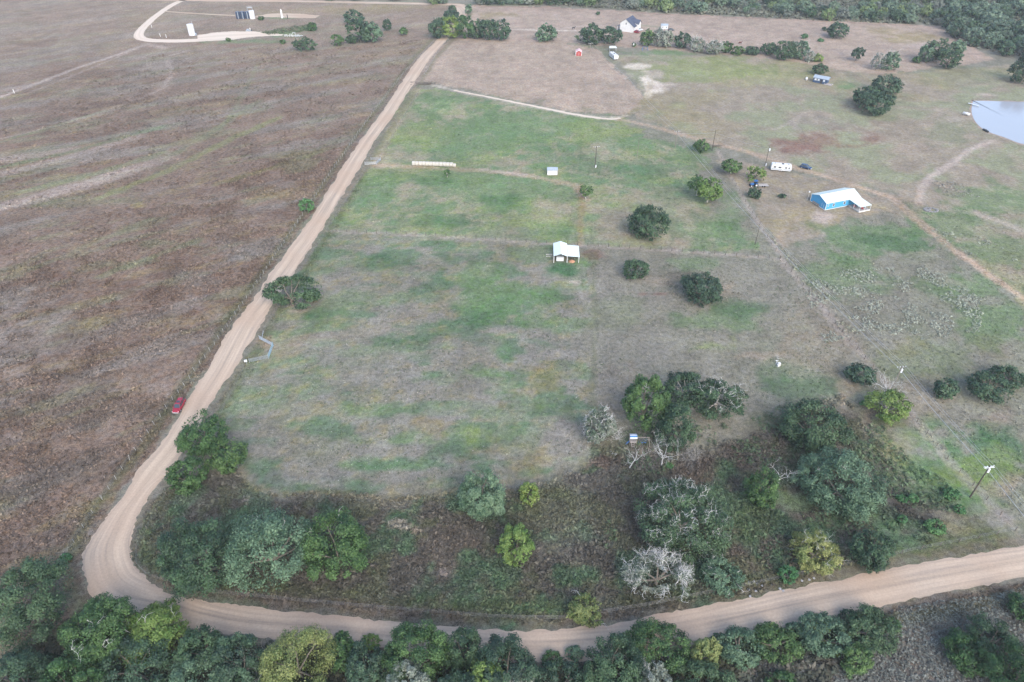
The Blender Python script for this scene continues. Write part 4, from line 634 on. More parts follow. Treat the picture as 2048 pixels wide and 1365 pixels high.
# hedge of trees along the bottom of the photo, south of the road
for bb, st, lb, kw in (
 ((120, 1196, 262, 1332), 'mid', 'green tree with white dead twigs at the left end of the near hedge', dict(dead=.12, deadlen=.35)), ((236, 1206, 370, 1322), 'lime', 'yellow-green tree beside the twiggy one at the left end of the near hedge', dict(dead=.05)),
 ((190, 1275, 345, 1400), 'deep', 'dark tree under the yellow-green one at the hedge left end', {}), ((355, 1256, 442, 1345), 'oak', 'dark tree below the road just right of the bend', {}), ((430, 1266, 530, 1375), 'deep', 'dark tree left of the pale yellow-green bushy tree', {}),
 ((520, 1254, 668, 1400), 'yellow', 'pale yellow-green feathery tree with bare limbs reaching up to the road', dict(Lpx=3.2, lobes=12)), ((655, 1262, 708, 1345), 'mid', 'narrow green tree right of the pale feathery tree', {}), ((330, 1310, 452, 1420), 'grey', 'silver-green tree at the bottom left of the near hedge', {}),
 ((690, 1290, 775, 1390), 'deep', 'dark tree left of the tall green tree in the hedge', {}), ((764, 1248, 905, 1385), 'mid', 'tall green tree in the hedge with yellow sprays on its left', dict(lobes=12)), ((885, 1258, 962, 1345), 'oak', 'round tree crowding the tall green tree on its right', {}),
 ((945, 1272, 1078, 1400), 'deep', 'dark tree at the notch where the road shows widest', {}), ((775, 1320, 868, 1430), 'silver', 'silvery tree at the bottom in front of the tall green tree', {}), ((930, 1320, 1010, 1420), 'lime', 'bright yellowish bush at the bottom right of the tall green tree', {}), ((1020, 1335, 1072, 1420), 'silver', 'small whitish tree at the bottom below the road notch', dict(dead=.3)),
 ((1060, 1322, 1182, 1430), 'deep', 'dark tree left of the rounded green tree', {}), ((1164, 1272, 1292, 1395), 'oak', 'rounded green tree reaching over the lower road edge', dict(lobes=11)), ((1242, 1242, 1384, 1345), 'mid', 'tallest crown on the right half of the near hedge', dict(lobes=12)),
 ((1275, 1325, 1345, 1420), 'silver', 'grey-white tree at the bottom under the tallest crown', dict(dead=.2)), ((1378, 1276, 1442, 1344), 'yellow', 'yellow-green tree right of the tallest crown', {}), ((1340, 1325, 1480, 1440), 'oak', 'dark green mass of a tree at the bottom beside the yellow-green one', {}),
 ((1430, 1256, 1530, 1335), 'grey', 'grey-green tree left of the last hedge trees', {}), ((1502, 1246, 1602, 1322), 'mid', 'green tree, third from the right end of the hedge', {}), ((1592, 1226, 1702, 1312), 'grey', 'grey-green tree, second from the right end of the hedge', {}), ((1680, 1214, 1792, 1302), 'oak', 'dark green tree closing the right end of the hedge', {}),
 ((1684, 1290, 1746, 1352), 'mid', 'lone round tree below the right end of the hedge', {}), ((1925, 1238, 2040, 1330), 'oak', 'dark bushy tree in the pale scrub at the bottom right', {}), ((1980, 1290, 2110, 1420), 'mid', 'green bushy tree at the very bottom right corner', {}), ((1890, 1262, 1990, 1345), 'mid', 'lower bushy tree left of the dark one in the pale scrub', {}),
 ((-20, 1300, 100, 1420), 'deep', 'dark shrub at the bottom left corner', {}), ((85, 1315, 200, 1430), 'mid', 'green shrub beside the bottom left corner', {}), ((560, 1360, 700, 1480), 'oak', 'dark tree at the bottom under the pale feathery tree', {}), ((1530, 1345, 1600, 1400), 'mid', 'low shrub at the bottom right of the footpath', {}),
 ((860, 1345, 960, 1450), 'deep', 'dark filler tree at the bottom between silvery and yellowish trees', {}), ((1170, 1360, 1290, 1460), 'grey', 'grey-green tree at the bottom under the rounded green tree', {}), ((440, 1345, 560, 1450), 'oak', 'dark tree at the bottom left of the pale feathery tree', {}), ((2020, 1190, 2090, 1250), 'mid', 'green bush at the right edge above the bottom scrub', {})):
    tree(bb, st, 'hedge_tree', lb, 'tree', None, **kw)
rg = np.random.default_rng(88)
for k, (px, py, w) in enumerate(((405, 1300, 50), (448, 1292, 42), (700, 1300, 46), (742, 1284, 40), (930, 1292, 44), (1010, 1300, 50), (1105, 1318, 46), (1150, 1306, 40), (1405, 1300, 44), (1440, 1282, 40), (1480, 1276, 44), (1545, 1266, 42), (1590, 1260, 40), (1640, 1248, 46), (1700, 1236, 44), (1745, 1232, 40), (1785, 1250, 36), (1620, 1290, 44), (1660, 1296, 40))):
    tree((px - w / 2, py - w * .38, px + w / 2, py + w * .38), ('oak', 'mid', 'grey', 'lime', 'deep')[k % 5], 'hedge_shrub', 'low %s shrub filling gaps between trees of the near hedge' % ('dark green', 'green', 'grey-green', 'yellow-green', 'dark')[k % 5], 'shrub', 'low %s shrubs of the near hedge' % ('dark green', 'green', 'grey-green', 'yellow-green', 'dark')[k % 5], lobes=6, gap=.2)
bare_tree((562, 1335), 8.5, 5.0, 'bare dark limbs forking up over the road beside the pale feathery tree', 3, .09, 5, 61, m=M_twig, low=.5)
bare_tree((508, 1352), 5.0, 3.5, 'bare twisted limbs left of the pale feathery tree', 3, .09, 4, 63, m=M_twig)
bare_shrub((130, 1320, 215, 1380), 'bare grey brush at the bottom left under the yellow-green tree', 66, n=14, m=M_twig)

# far wood: each tree its own object, meshes shared
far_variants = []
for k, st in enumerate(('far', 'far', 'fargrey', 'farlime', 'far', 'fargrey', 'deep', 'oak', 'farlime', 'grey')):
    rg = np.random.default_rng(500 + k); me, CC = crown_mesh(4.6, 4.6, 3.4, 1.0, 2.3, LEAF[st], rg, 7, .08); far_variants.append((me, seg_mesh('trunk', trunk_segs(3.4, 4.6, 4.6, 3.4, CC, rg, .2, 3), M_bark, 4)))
far_variants_lab = {0: 'grey-green tree in the dense wood along the top'}
WOOD = GP([(1085, 12), (1250, 20), (1350, 27), (1600, 39), (1880, 51), (1890, 64), (1925, 92), (1965, 104), (2120, 140), (2260, 120), (2200, -30), (1500, -55), (1150, -45), (1060, -10)])
rg = np.random.default_rng(77); pts = []
x0, y0 = WOOD.min(0); x1, y1 = WOOD.max(0); tries = 0
while len(pts) < 290 and tries < 60000:
    tries += 1; p = np.array([rg.uniform(x0, x1), y0 + (y1 - y0) * rg.random() ** 1.15]); r = rg.uniform(.62, 1.2)
    if not inpoly(np.array([p[0]]), np.array([p[1]]), WOOD)[0]: continue
    pxx, pyy = proj(p[0], p[1], 3)
    if not (-20 < pxx < 2075 and -22 < pyy): continue
    if pxx > 1880: r *= 1.25
    if fbm(p[:1], p[1:], 28, 91, 2)[0] > .60 and pxx < 1850: continue
    if any((p[0] - q[0]) ** 2 + (p[1] - q[1]) ** 2 < (3.6 * (r + q[2])) ** 2 * .62 for q in pts): continue
    pts.append((p[0], p[1], r, pxx))
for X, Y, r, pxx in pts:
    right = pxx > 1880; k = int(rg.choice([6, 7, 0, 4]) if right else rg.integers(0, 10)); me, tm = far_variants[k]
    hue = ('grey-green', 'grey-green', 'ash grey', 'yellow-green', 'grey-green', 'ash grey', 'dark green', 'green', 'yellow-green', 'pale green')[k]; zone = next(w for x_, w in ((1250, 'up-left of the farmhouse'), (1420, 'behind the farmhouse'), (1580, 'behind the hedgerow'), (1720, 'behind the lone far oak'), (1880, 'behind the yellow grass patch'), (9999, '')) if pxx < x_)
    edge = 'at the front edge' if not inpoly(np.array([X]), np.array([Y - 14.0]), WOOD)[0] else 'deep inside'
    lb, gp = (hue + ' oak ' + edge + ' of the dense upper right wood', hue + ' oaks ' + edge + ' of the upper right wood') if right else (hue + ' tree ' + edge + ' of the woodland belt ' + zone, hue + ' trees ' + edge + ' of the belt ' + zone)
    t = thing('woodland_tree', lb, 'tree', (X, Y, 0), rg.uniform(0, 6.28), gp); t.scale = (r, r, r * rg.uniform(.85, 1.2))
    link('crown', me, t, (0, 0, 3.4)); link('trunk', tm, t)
# row of trees along the top edge, left of the wood
for i, (px, w) in enumerate(((660, 1.0), (712, .8), (790, 1.0), (868, 1.3), (885, 1.0), (960, 1.1), (975, 1.4), (1000, 1.2), (1020, .9), (1040, 1.2), (1056, 1.3), (1075, 1.1))):
    X, Y = G(px, 1.5 if i < 3 else 8 if px < 900 else 9); me, tm = far_variants[i % 8]
    t = thing('roadside_tree', 'dark tree in the row along the far road at the top edge', 'tree', (X, Y, 0), i * 1.7, 'trees along the far road'); t.scale = (w, w, w * .8); link('crown', me, t, (0, 0, 3.4)); link('trunk', tm, t)

# ------------------------------------------------------------------ weeds and rough grass (nobody could count them)
M_weed = col_mat('weed_leaves', .12, 2.0, 6.0, 0, False)
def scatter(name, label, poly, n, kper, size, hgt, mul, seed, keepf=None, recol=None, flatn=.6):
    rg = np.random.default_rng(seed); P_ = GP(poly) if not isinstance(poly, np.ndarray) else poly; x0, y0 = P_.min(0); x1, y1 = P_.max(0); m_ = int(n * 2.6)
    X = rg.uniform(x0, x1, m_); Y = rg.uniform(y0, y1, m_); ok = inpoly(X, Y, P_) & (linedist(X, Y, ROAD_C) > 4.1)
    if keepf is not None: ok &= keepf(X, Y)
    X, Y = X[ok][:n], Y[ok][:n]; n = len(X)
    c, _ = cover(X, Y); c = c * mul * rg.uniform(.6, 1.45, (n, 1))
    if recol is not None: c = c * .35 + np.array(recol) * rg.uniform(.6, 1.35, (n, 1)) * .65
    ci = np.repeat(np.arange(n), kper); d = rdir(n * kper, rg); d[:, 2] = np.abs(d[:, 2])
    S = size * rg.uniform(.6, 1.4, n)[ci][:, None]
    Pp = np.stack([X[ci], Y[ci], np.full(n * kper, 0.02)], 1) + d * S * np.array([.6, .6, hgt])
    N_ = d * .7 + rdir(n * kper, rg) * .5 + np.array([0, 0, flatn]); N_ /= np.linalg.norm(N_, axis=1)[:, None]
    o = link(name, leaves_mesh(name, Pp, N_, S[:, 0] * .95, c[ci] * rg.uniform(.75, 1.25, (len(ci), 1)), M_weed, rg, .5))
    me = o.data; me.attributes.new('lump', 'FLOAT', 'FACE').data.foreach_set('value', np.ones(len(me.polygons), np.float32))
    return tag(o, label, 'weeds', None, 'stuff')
thr = lambda s, sd, t: (lambda X, Y: fbm(X, Y, s, sd, 4) > t)
scatter('brown_weeds', 'tall dry brown weeds filling the strip inside the road bend', POLY['brush'], 20000, 4, .58, .9, 1.0, 1, lambda X, Y: (X < 55) | (fbm(X, Y, 7, 151, 4) > .45))
scatter('red_brown_weeds', 'rust brown tussocks over the rough field left of the road', [(-40, 1300), (100, 1180), (170, 1090), (330, 860), (500, 590), (680, 320), (600, 300), (300, 420), (-40, 560)], 18000, 4, .54, .7, 1.0, 2, thr(9, 41, .44))
scatter('sparse_field_weeds', 'scattered tussocks in the far rough field', [(-40, 560), (300, 420), (600, 300), (680, 320), (860, 80), (300, 110), (-40, 260)], 9000, 3, .75, .5, .98, 3, thr(10, 41, .5))
scatter('pasture_tufts', 'short grass tufts over the mown pasture', [(655, 470), (1110, 495), (1560, 520), (1700, 690), (1690, 770), (1480, 880), (1190, 895), (1000, 980), (560, 985), (430, 850)], 16000, 3, .32, .5, 1.08, 4)
scatter('pasture_weeds', 'small dark weeds dotted over the mown pasture', [(655, 470), (1110, 495), (1560, 520), (1700, 690), (1690, 770), (1480, 880), (1190, 895), (1000, 980), (560, 985), (430, 850)], 3000, 4, .34, .6, 1, 24, thr(13, 161, .5), (.055, .085, .045))
scatter('pale_stubble', 'pale dry stubble and stones dotted over the pasture', [(655, 470), (1110, 495), (1560, 520), (1700, 690), (1690, 770), (1480, 880), (1190, 895), (1000, 980), (560, 985), (430, 850)], 2600, 3, .24, .3, 1, 25, thr(11, 163, .52), (.26, .25, .23))
scatter('green_tufts', 'bright grass tufts over the upper green pasture', [(800, 185), (1000, 208), (1240, 246), (1400, 302), (1480, 402), (1550, 510), (1110, 486), (665, 456), (750, 328)], 9000, 3, .42, .5, 1.05, 26)
scatter('right_tufts', 'rough grass tufts right of the power lines', [(1570, 520), (1800, 400), (2060, 430), (2060, 1060), (1830, 860)], 9000, 3, .38, .5, 1.05, 5)
scatter('pale_weeds', 'pale grey-green weed clumps below the lane right of the power lines', [(1600, 560), (1700, 540), (1860, 535), (1970, 600), (1960, 665), (1850, 680), (1740, 660), (1650, 690)], 2600, 7, .46, .7, 1, 6, thr(5, 95, .48), (.27, .29, .23))
scatter('pale_weeds', 'pale weed clumps along the power line track', [(1540, 470), (1570, 500), (1720, 660), (1690, 670), (1600, 560)], 260, 7, .5, .7, 1, 16, thr(4, 96, .45), (.24, .25, .18))
scatter('cactus_clumps', 'pale cactus pads around the dense round oak', [(1300, 545), (1370, 545), (1455, 550), (1490, 590), (1450, 612), (1350, 600)], 420, 7, .36, .7, 1, 7, None, (.20, .19, .14))
scatter('pale_weeds', 'white-flowered weeds right of the blue house by the lane', [(1840, 470), (1900, 450), (2060, 520), (2060, 560), (1960, 520)], 420, 7, .6, .6, 1, 8, thr(6, 97, .5), (.26, .28, .22))
scatter('pale_weeds', 'white weeds in the grass near the sandy path', [(1850, 360), (1920, 365), (1960, 395), (1900, 395)], 150, 7, .5, .6, 1, 9, None, (.22, .22, .19))
scatter('silver_scrub', 'silvery low scrub south of the road at the bottom right', POLY['silver'], 9000, 5, .40, .9, 1, 10, None, (.125, .14, .125))
scatter('verge_weeds', 'weeds on the verge south of the road', [(1600, 1262), (2060, 1165), (2060, 1220), (1780, 1240)], 1800, 4, .4, .6, .95, 11)
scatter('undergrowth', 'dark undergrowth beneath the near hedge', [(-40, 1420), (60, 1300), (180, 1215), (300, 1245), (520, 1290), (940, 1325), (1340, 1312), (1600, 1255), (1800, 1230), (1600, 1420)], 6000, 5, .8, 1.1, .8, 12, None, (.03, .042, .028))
scatter('green_weeds', 'green ground plants among the brown brush trees', [(1250, 860), (1480, 850), (1560, 810), (1700, 780), (1830, 900), (1960, 1040), (1560, 1170), (1480, 1090), (1250, 1080), (1080, 1180), (980, 1180), (960, 1110)], 3200, 6, .6, .9, 1, 13, thr(11, 101, .54), (.06, .10, .05))
scatter('wood_undergrowth', 'scrub between the trees of the wood along the top', [(1085, 10), (1350, 28), (1600, 40), (1880, 52), (1925, 92), (2060, 120), (2060, -15), (1085, -15)], 8000, 3, 2.1, .9, 1, 14, None, (.085, .10, .07))
scatter('verge_weeds', 'weeds along the fence on the left side of the straight road', [(190, 1060), (255, 960), (355, 810), (500, 590), (690, 310), (700, 318), (520, 570), (375, 790), (262, 960), (205, 1045)], 2600, 4, .4, .7, .95, 15)
scatter('verge_weeds', 'weeds along the right side of the straight road', [(430, 815), (475, 745), (560, 610), (660, 460), (720, 355), (735, 360), (670, 470), (575, 620), (480, 790), (445, 830)], 1800, 4, .35, .7, .95, 17)
scatter('well_site_weeds', 'tall green weeds beside the white well pad', [(520, 66), (560, 58), (625, 48), (630, 58), (600, 66), (540, 70)], 500, 5, .9, .8, 1, 18, None, (.075, .11, .06))

# ------------------------------------------------------------------ buildings
M_white = mat('white_paint', (.50, .50, .495), .5, .09, .7); M_roofw = mat('white_metal_roof', (.50, .56, .54), .4, .07, .6, stretch=(6, 1, 1)); M_blue = mat('blue_metal_siding', (.05, .25, .44), .45, .08, .8, stretch=(8, 8, .2))
M_navy = mat('navy_siding', (.03, .06, .12), .6, .1, 1); M_dkroof = mat('dark_shingle_roof', (.045, .055, .085), .8, .2, 3); M_glass = mat('dark_window_glass', (.03, .04, .05), .08, .1, 1, spec=.6); M_grey = mat('galvanised_steel', (.38, .40, .42), .4, .1, 2, .5)
M_greyroof = mat('grey_metal_roof', (.24, .28, .32), .4, .1, .5, stretch=(5, 1, 1)); M_red = mat('barn_red_paint', (.28, .05, .05), .6, .12, 1.5); M_pinkroof = mat('faded_pink_roof', (.52, .34, .34), .7, .12, 1.5); M_wood = mat('weathered_wood', (.24, .21, .18), .85, .2, 3, stretch=(1, 1, .3)); M_deck = mat('deck_boards', (.30, .27, .25), .85, .15, 3)
M_conc = mat('pale_concrete', (.28, .275, .27), .9, .12, 1.5, bump=.2); M_dark = mat('dark_plastic', (.02, .02, .022), .6, .1, 2); M_tyre = mat('tyre_rubber', (.018, .018, .018), .85, .1, 3); M_rim = mat('wheel_alloy', (.42, .43, .45), .3, .05, 2, .7); M_pole = mat('creosoted_pole', (.055, .045, .038), .9, .25, 3, stretch=(3, 3, .2)); M_polegrey = mat('weathered_pole', (.16, .14, .12), .9, .25, 3, stretch=(3, 3, .2))
M_orange = mat('orange_dirt', (.30, .165, .10), .9, .2, 1.5, bump=.4); M_hay = mat('net_wrapped_hay', (.36, .34, .30), .8, .16, 2.2, bump=.4); M_hayend = mat('hay_bale_end', (.46, .38, .24), .9, .2, 4, bump=.5); M_post = mat('pale_steel_post', (.27, .27, .255), .6, .12, 3); M_dpost = mat('dark_fence_post', (.11, .095, .08), .9, .2, 3); M_wire = mat('fence_wire', (.22, .22, .22), .5, .05, 3, .5); M_cable = mat('power_cable', (.34, .34, .34), .5, .05, 3, .3)
M_insul = mat('pale_insulator', (.62, .64, .66), .3, .05, 3); M_play = mat('blue_playset_plastic', (.025, .13, .33), .5, .08, 2); M_canvasw = mat('white_canvas', (.48, .50, .52), .8, .06, 2); M_carred = mat('dark_red_car_paint', (.30, .018, .035), .25, .04, 1, .25, .6); M_carnavy = mat('navy_car_paint', (.02, .045, .10), .25, .04, 1, .25, .6); M_lamp = mat('headlamp_glass', (.75, .75, .76), .15, .05, 2); M_tail = mat('tail_lamp', (.35, .02, .02), .3, .05, 2)
M_tank = mat('navy_steel_tank', (.025, .045, .085), .45, .1, .8); M_stone = mat('grey_stone', (.17, .165, .16), .9, .2, 2.5, bump=.5); M_cowr = mat('red_brown_hide', (.11, .035, .02), .8, .15, 4); M_cowb = mat('black_hide', (.015, .014, .014), .7, .1, 4); M_gate = mat('blue_grey_gate_paint', (.28, .40, .45), .5, .1, 2, .3); M_chair = mat('red_chair_paint', (.42, .05, .05), .5, .1, 3); M_tractor = mat('blue_tractor_paint', (.02, .09, .25), .4, .08, 2); M_yellow = mat('straw_yellow_sign', (.62, .60, .52), .5, .05, 2)

def window(par, c, w, h, axis, name='window', bars=True):
    """frame with recessed dark pane; axis = facing direction ('-y', '-x', '+x')"""
    d = .06; fm = MB(); pn = MB()
    def bx(mb, off, dep, ww, hh, du=0, dz=0):
        if axis == '-y': mb.box((c[0] + du, c[1] - off, c[2] + dz), (ww, dep, hh))
        elif axis == '-x': mb.box((c[0] - off, c[1] + du, c[2] + dz), (dep, ww, hh))
        else: mb.box((c[0] + off, c[1] + du, c[2] + dz), (dep, ww, hh))
    bx(pn, .015, .03, w - .1, h - .1); t = .12
    for sx in (-1, 1): bx(fm, .03, .06, t, h + t, sx * w / 2)
    for sz in (-1, 1): bx(fm, .028, .056, w - t - .004, t, 0, sz * h / 2)
    if bars: bx(fm, .02, .04, w - t - .006, .05)
    f = fm.build(name, M_white, par); pn.build('pane', M_glass, f); return f
def posts(par, pts, h, r, m, name='post', z0=0):
    for x, y in pts: MB().box((x, y, z0 + h / 2), (2 * r, 2 * r, h)).build(name, m, par)
# blue house
h = thing('blue_house', 'blue metal-sided house with white roof and covered corner porch', 'house', g3(1649.5, 420.8), math.radians(20))
L_, D_, E_, RZ = 15.6, 8.3, 2.9, 4.35
w = MB(); w.add([(0, 0, 0), (L_, 0, 0), (L_, D_, 0), (0, D_, 0), (0, 0, E_), (L_, 0, E_), (L_, D_, E_), (0, D_, E_), (0, D_ / 2, RZ - .06), (L_, D_ / 2, RZ - .06)], [(0, 1, 5, 4), (1, 2, 6, 9, 5), (2, 3, 7, 6), (3, 0, 4, 8, 7)]); w.build('wall', M_blue, h)
o_ = .35; ys = lambda y: E_ + (RZ - E_) * (1 - abs(y - D_ / 2) / (D_ / 2))
for y0, y1 in ((-o_, D_ / 2), (D_ + o_, D_ / 2)):
    rp_ = MB().slab((-o_, y0, ys(y0) + .08), (L_ + o_, y0, ys(y0) + .08), (L_ + o_, y1, ys(y1) + .08), (-o_, y1, ys(y1) + .08), .10).build('roof_panel', M_roofw, h)
    for k in range(17):
        x = -o_ + .18 + k * .98; MB().slab((x, y0, ys(y0) + .13), (x + .06, y0, ys(y0) + .13), (x + .06, y1, ys(y1) + .13), (x, y1, ys(y1) + .13), .048).build('seam', M_roofw, rp_)
MB().box((L_ / 2, D_ / 2, RZ + .1), (L_ + .7, .3, .08)).build('ridge_cap', M_white, h)
for x, y in ((-.03, -.03), (L_ + .03, -.03), (-.03, D_ + .03), (L_ + .03, D_ + .03)): MB().box((x, y, E_ / 2), (.18, .18, E_ - .02)).build('corner_trim', M_white, h)
MB().box((L_ / 2 - 2.6, -.04, .08), (L_ - 5.4, .1, .16)).build('base_trim', M_white, h); MB().box((-.04, D_ / 2, .08), (.1, D_ - .2, .16)).build('base_trim', M_white, h)
window(h, (3.6, 0, 1.6), .85, 1.1, '-y'); window(h, (8.7, 0, 1.6), .85, 1.1, '-y'); window(h, (1.1, 0, 1.75), .35, .7, '-y', bars=False)
dr = MB().box((-.03, 1.6, 1.05), (.06, 1.0, 2.05)).build('door', M_blue, h); MB().box((-.05, 1.06, 1.05), (.05, .08, 2.15)).box((-.05, 2.14, 1.05), (.05, .08, 2.15)).build('door_frame', M_white, dr)
MB().box((-.35, 4.9, .45), (.5, 3.6, .12)).box((-.35, 4.9, .75), (.06, 3.6, .5)).build('porch_rail', M_wood, h)
PX0, PX1, PY = 10.5, 15.9, -6.1
MB().slab((PX0, PY, 2.35), (PX1, PY, 2.35), (PX1, -o_ - .01, 2.72), (PX0, -o_ - .01, 2.72), .1).build('porch_roof', M_roofw, h)
pd = MB().box(((PX0 + PX1) / 2, PY / 2 - .05, .2), (PX1 - PX0, -PY - .1, .4)).build('porch_deck', M_conc, h)
posts(h, [(PX0 + .1, PY + .15), (PX1 - .1, PY + .15), (PX0 + .1, PY / 2), (PX1 - .1, PY / 2), ((PX0 + PX1) / 2, PY + .15)], 2.0, .07, M_white, 'porch_post', .4)
MB().box(((PX0 + PX1) / 2, PY + .02, .3), (PX1 - PX0, .08, .5)).build('porch_edge', M_white, h)
def on_house(x, y, z):
    a = math.radians(20); X, Y = G(1649.5, 420.8); return (X + x * math.cos(a) - y * math.sin(a), Y + x * math.sin(a) + y * math.cos(a), z)
def chair(loc, rz, lb, m):
    t = thing('porch_chair', lb, 'chair', loc, rz); MB().box((0, 0, .42), (.6, .55, .07)).build('seat', m, t); MB().box((0, .28, .75), (.6, .07, .65)).build('backrest', m, t)
    for sx in (-1, 1):
        MB().box((sx * .29, 0, .62), (.07, .5, .05)).build('armrest', m, t)
        for sy in (-1, 1): MB().box((sx * .26, sy * .22, .2), (.06, .06, .4)).build('leg', m, t)
chair(on_house(11.6, -2.4, .4), 1.9, 'red chair on the porch closest to the blue house wall', M_chair); chair(on_house(13.2, -4.9, .4), .6, 'red chair near the outer edge of the blue house porch', M_chair); chair(on_house(14.5, -3.2, .4), -.6, 'dark chair on the blue house porch', M_dark)
t = thing('porch_table', 'small pale table between the porch chairs', 'table', on_house(13.0, -3.0, .4)); MB().tube([(0, 0, .66), (0, 0, .72)], .55, 12).build('table_top', M_canvasw, t); MB().tube([(0, 0, 0), (0, 0, .66)], [.25, .06], 8).build('pedestal', M_white, t)
t = thing('satellite_pole', 'white globe lamp on a thin pole behind the blue house corner', 'lamp', on_house(-1.2, 8.7, 0)); MB().tube([(0, 0, 0), (0, 0, 3.6)], .05, 6).build('pole', M_post, t); MB().tube([(0, 0, 3.5), (0, 0, 3.62), (0, 0, 3.85), (0, 0, 4.05), (0, 0, 4.12)], [.08, .25, .32, .22, .04], 10).build('globe', M_white, t)
# pavilion with lean-to
p0 = G(1107.5, 526); hp = thing('open_pavilion', 'open-fronted animal shelter with two white metal roofs in the pasture', 'shelter', (*p0, 0), math.radians(-2))
GA, GB, DP = 4.45, 8.35, 8.0
for x0, x1, z0, z1 in ((-.15, GA / 2, 2.75, 3.65), (GA + .1, GA / 2, 2.75, 3.65)): MB().slab((x0, -.3, z0), (x0, DP + .3, z0), (x1, DP + .3, z1), (x1, -.3, z1), .09).build('roof_panel', M_roofw, hp)
MB().slab((GA + .15, .1, 2.66), (GB + .2, .1, 2.35), (GB + .2, DP - .5, 2.35), (GA + .15, DP - .5, 2.66), .09).build('lean_to_roof', M_roofw, hp)
posts(hp, [(0, 0), (GA, .2), (0, DP), (GA, DP), (0, DP / 2), (GB, .25), (GB, DP - .8), (GB, DP / 2)], 2.3, .09, M_white); 
MB().box((-.02, DP / 2, 1.5), (.06, DP - .2, 2.0)).build('side_wall', M_grey, hp); MB().box((GA / 2, DP, 1.3), (GA - .2, .06, 2.5)).build('back_wall', M_grey, hp); MB().box((GB, DP / 2 + 1, 1.2), (.06, DP - 3, 1.9)).build('side_wall', M_grey, hp)
def at_pav(x, y, z=0): a = math.radians(-2); return (p0[0] + x * math.cos(a) - y * math.sin(a), p0[1] + x * math.sin(a) + y * math.cos(a), z)
st = thing('feed_stall', 'white boarded stall under the gabled half of the pasture shelter', 'stall', at_pav(.9, 1.0)); [MB().box((1.2, 0, .25 + .36 * k), (2.5, .06, .32)).build('board', M_canvasw, st) for k in range(4)]; posts(st, [(0, .06), (2.4, .06)], 1.6, .06, M_wood)
MB().box((1.2, .9, 1.2), (2.3, 1.6, .08)).build('lid', M_canvasw, st)
rg = np.random.default_rng(5); v = [(math.cos(a) * r * rg.uniform(.85, 1.1), math.sin(a) * r * .7, z) for r, z in ((1.25, 0), (.95, .35), (.5, .62), (.05, .75)) for a in np.linspace(0, 2 * math.pi, 13)[:-1]]
o = MB().add(v, [(k * 12 + i, k * 12 + (i + 1) % 12, (k + 1) * 12 + (i + 1) % 12, (k + 1) * 12 + i) for k in range(3) for i in range(12)]).build('dirt_mound', M_orange, None, True); o.location = at_pav(6.0, .9); tag(o, 'orange dirt mound under the lean-to of the pasture shelter', 'dirt mound')
for k in range(2):
    o = MB().box((0, 0, .12), (2.2, .28, .1), .05).build('plank', M_hay, None); o.location = at_pav(-1.5, 4.0 + k * 1.2); tag(o, ('lower' if k == 0 else 'upper') + ' pale plank lying left of the pasture shelter', 'plank')
# small white shed
s_ = thing('white_shed', 'small white shed with blue-grey roof right of the hay bales', 'shed', g3(1094.5, 350.5))
MB().add([(0, 0, 0), (4.2, 0, 0), (4.2, 3, 0), (0, 3, 0), (0, 0, 2.1), (4.2, 0, 2.1), (4.2, 3, 2.1), (0, 3, 2.1), (0, 1.5, 2.75), (4.2, 1.5, 2.75)], [(0, 1, 5, 4), (1, 2, 6, 9, 5), (2, 3, 7, 6), (3, 0, 4, 8, 7)]).build('wall', M_white, s_)
MB().slab((-.15, -.15, 2.12), (4.35, -.15, 2.12), (4.35, 1.5, 2.85), (-.15, 1.5, 2.85), .06).build('roof_panel', M_greyroof, s_); MB().slab((-.15, 3.15, 2.12), (4.35, 3.15, 2.12), (4.35, 1.5, 2.85), (-.15, 1.5, 2.85), .06).build('roof_panel', M_greyroof, s_)
dr = MB().box((2.1, -.03, .95), (1.6, .06, 1.85)).build('door', M_canvasw, s_); MB().box((2.6, -.08, 1.0), (.05, .05, .2)).build('handle', M_grey, dr)
# hay bales
rz = heading((824, 328), (913, 331)); B0 = G(825, 331)
bm = MB(); pr = [(0, .86), (.06, .94), (1.26, .94), (1.34, .86)]
def bale(mesh_only=False):
    mb = MB(); n = 16; v = [(x, math.sin(2 * math.pi * k / n) * r, math.cos(2 * math.pi * k / n) * r + .92) for x, r in pr for k in range(n)]
    mb.add(v, [(j * n + k, j * n + (k + 1) % n, (j + 1) * n + (k + 1) % n, (j + 1) * n + k) for j in range(3) for k in range(n)]); return mb.mesh('bale_wrap', M_hay)
bw = bale(); e = MB(); e.tube([(-.005, 0, .92), (.0, 0, .92)], .86, 16).tube([(1.34, 0, .92), (1.345, 0, .92)], .86, 16); be = e.mesh('bale_end', M_hayend)
words = ['first', 'second', 'third', 'fourth', 'fifth', 'sixth', 'seventh', 'eighth', 'ninth', 'tenth', 'eleventh', 'twelfth']
for k in range(13):
    off = 1.47 * k; sc_ = 1.0 if k < 12 else .82
    lb = (words[k] + ' round hay bale from the road end of the row') if k < 12 else 'smaller round hay bale set off at the shed end of the row'
    t = thing('hay_bale', lb, 'hay bale', (B0[0] + off * math.cos(rz), B0[1] + off * math.sin(rz) - (.25 if k == 12 else R.uniform(-.06, .06)), 0), rz + R.uniform(-.02, .02), 'hay bales in the row'); t.scale = (sc_,) * 3
    link('wrap', bw, t); link('bale_end', be, t)
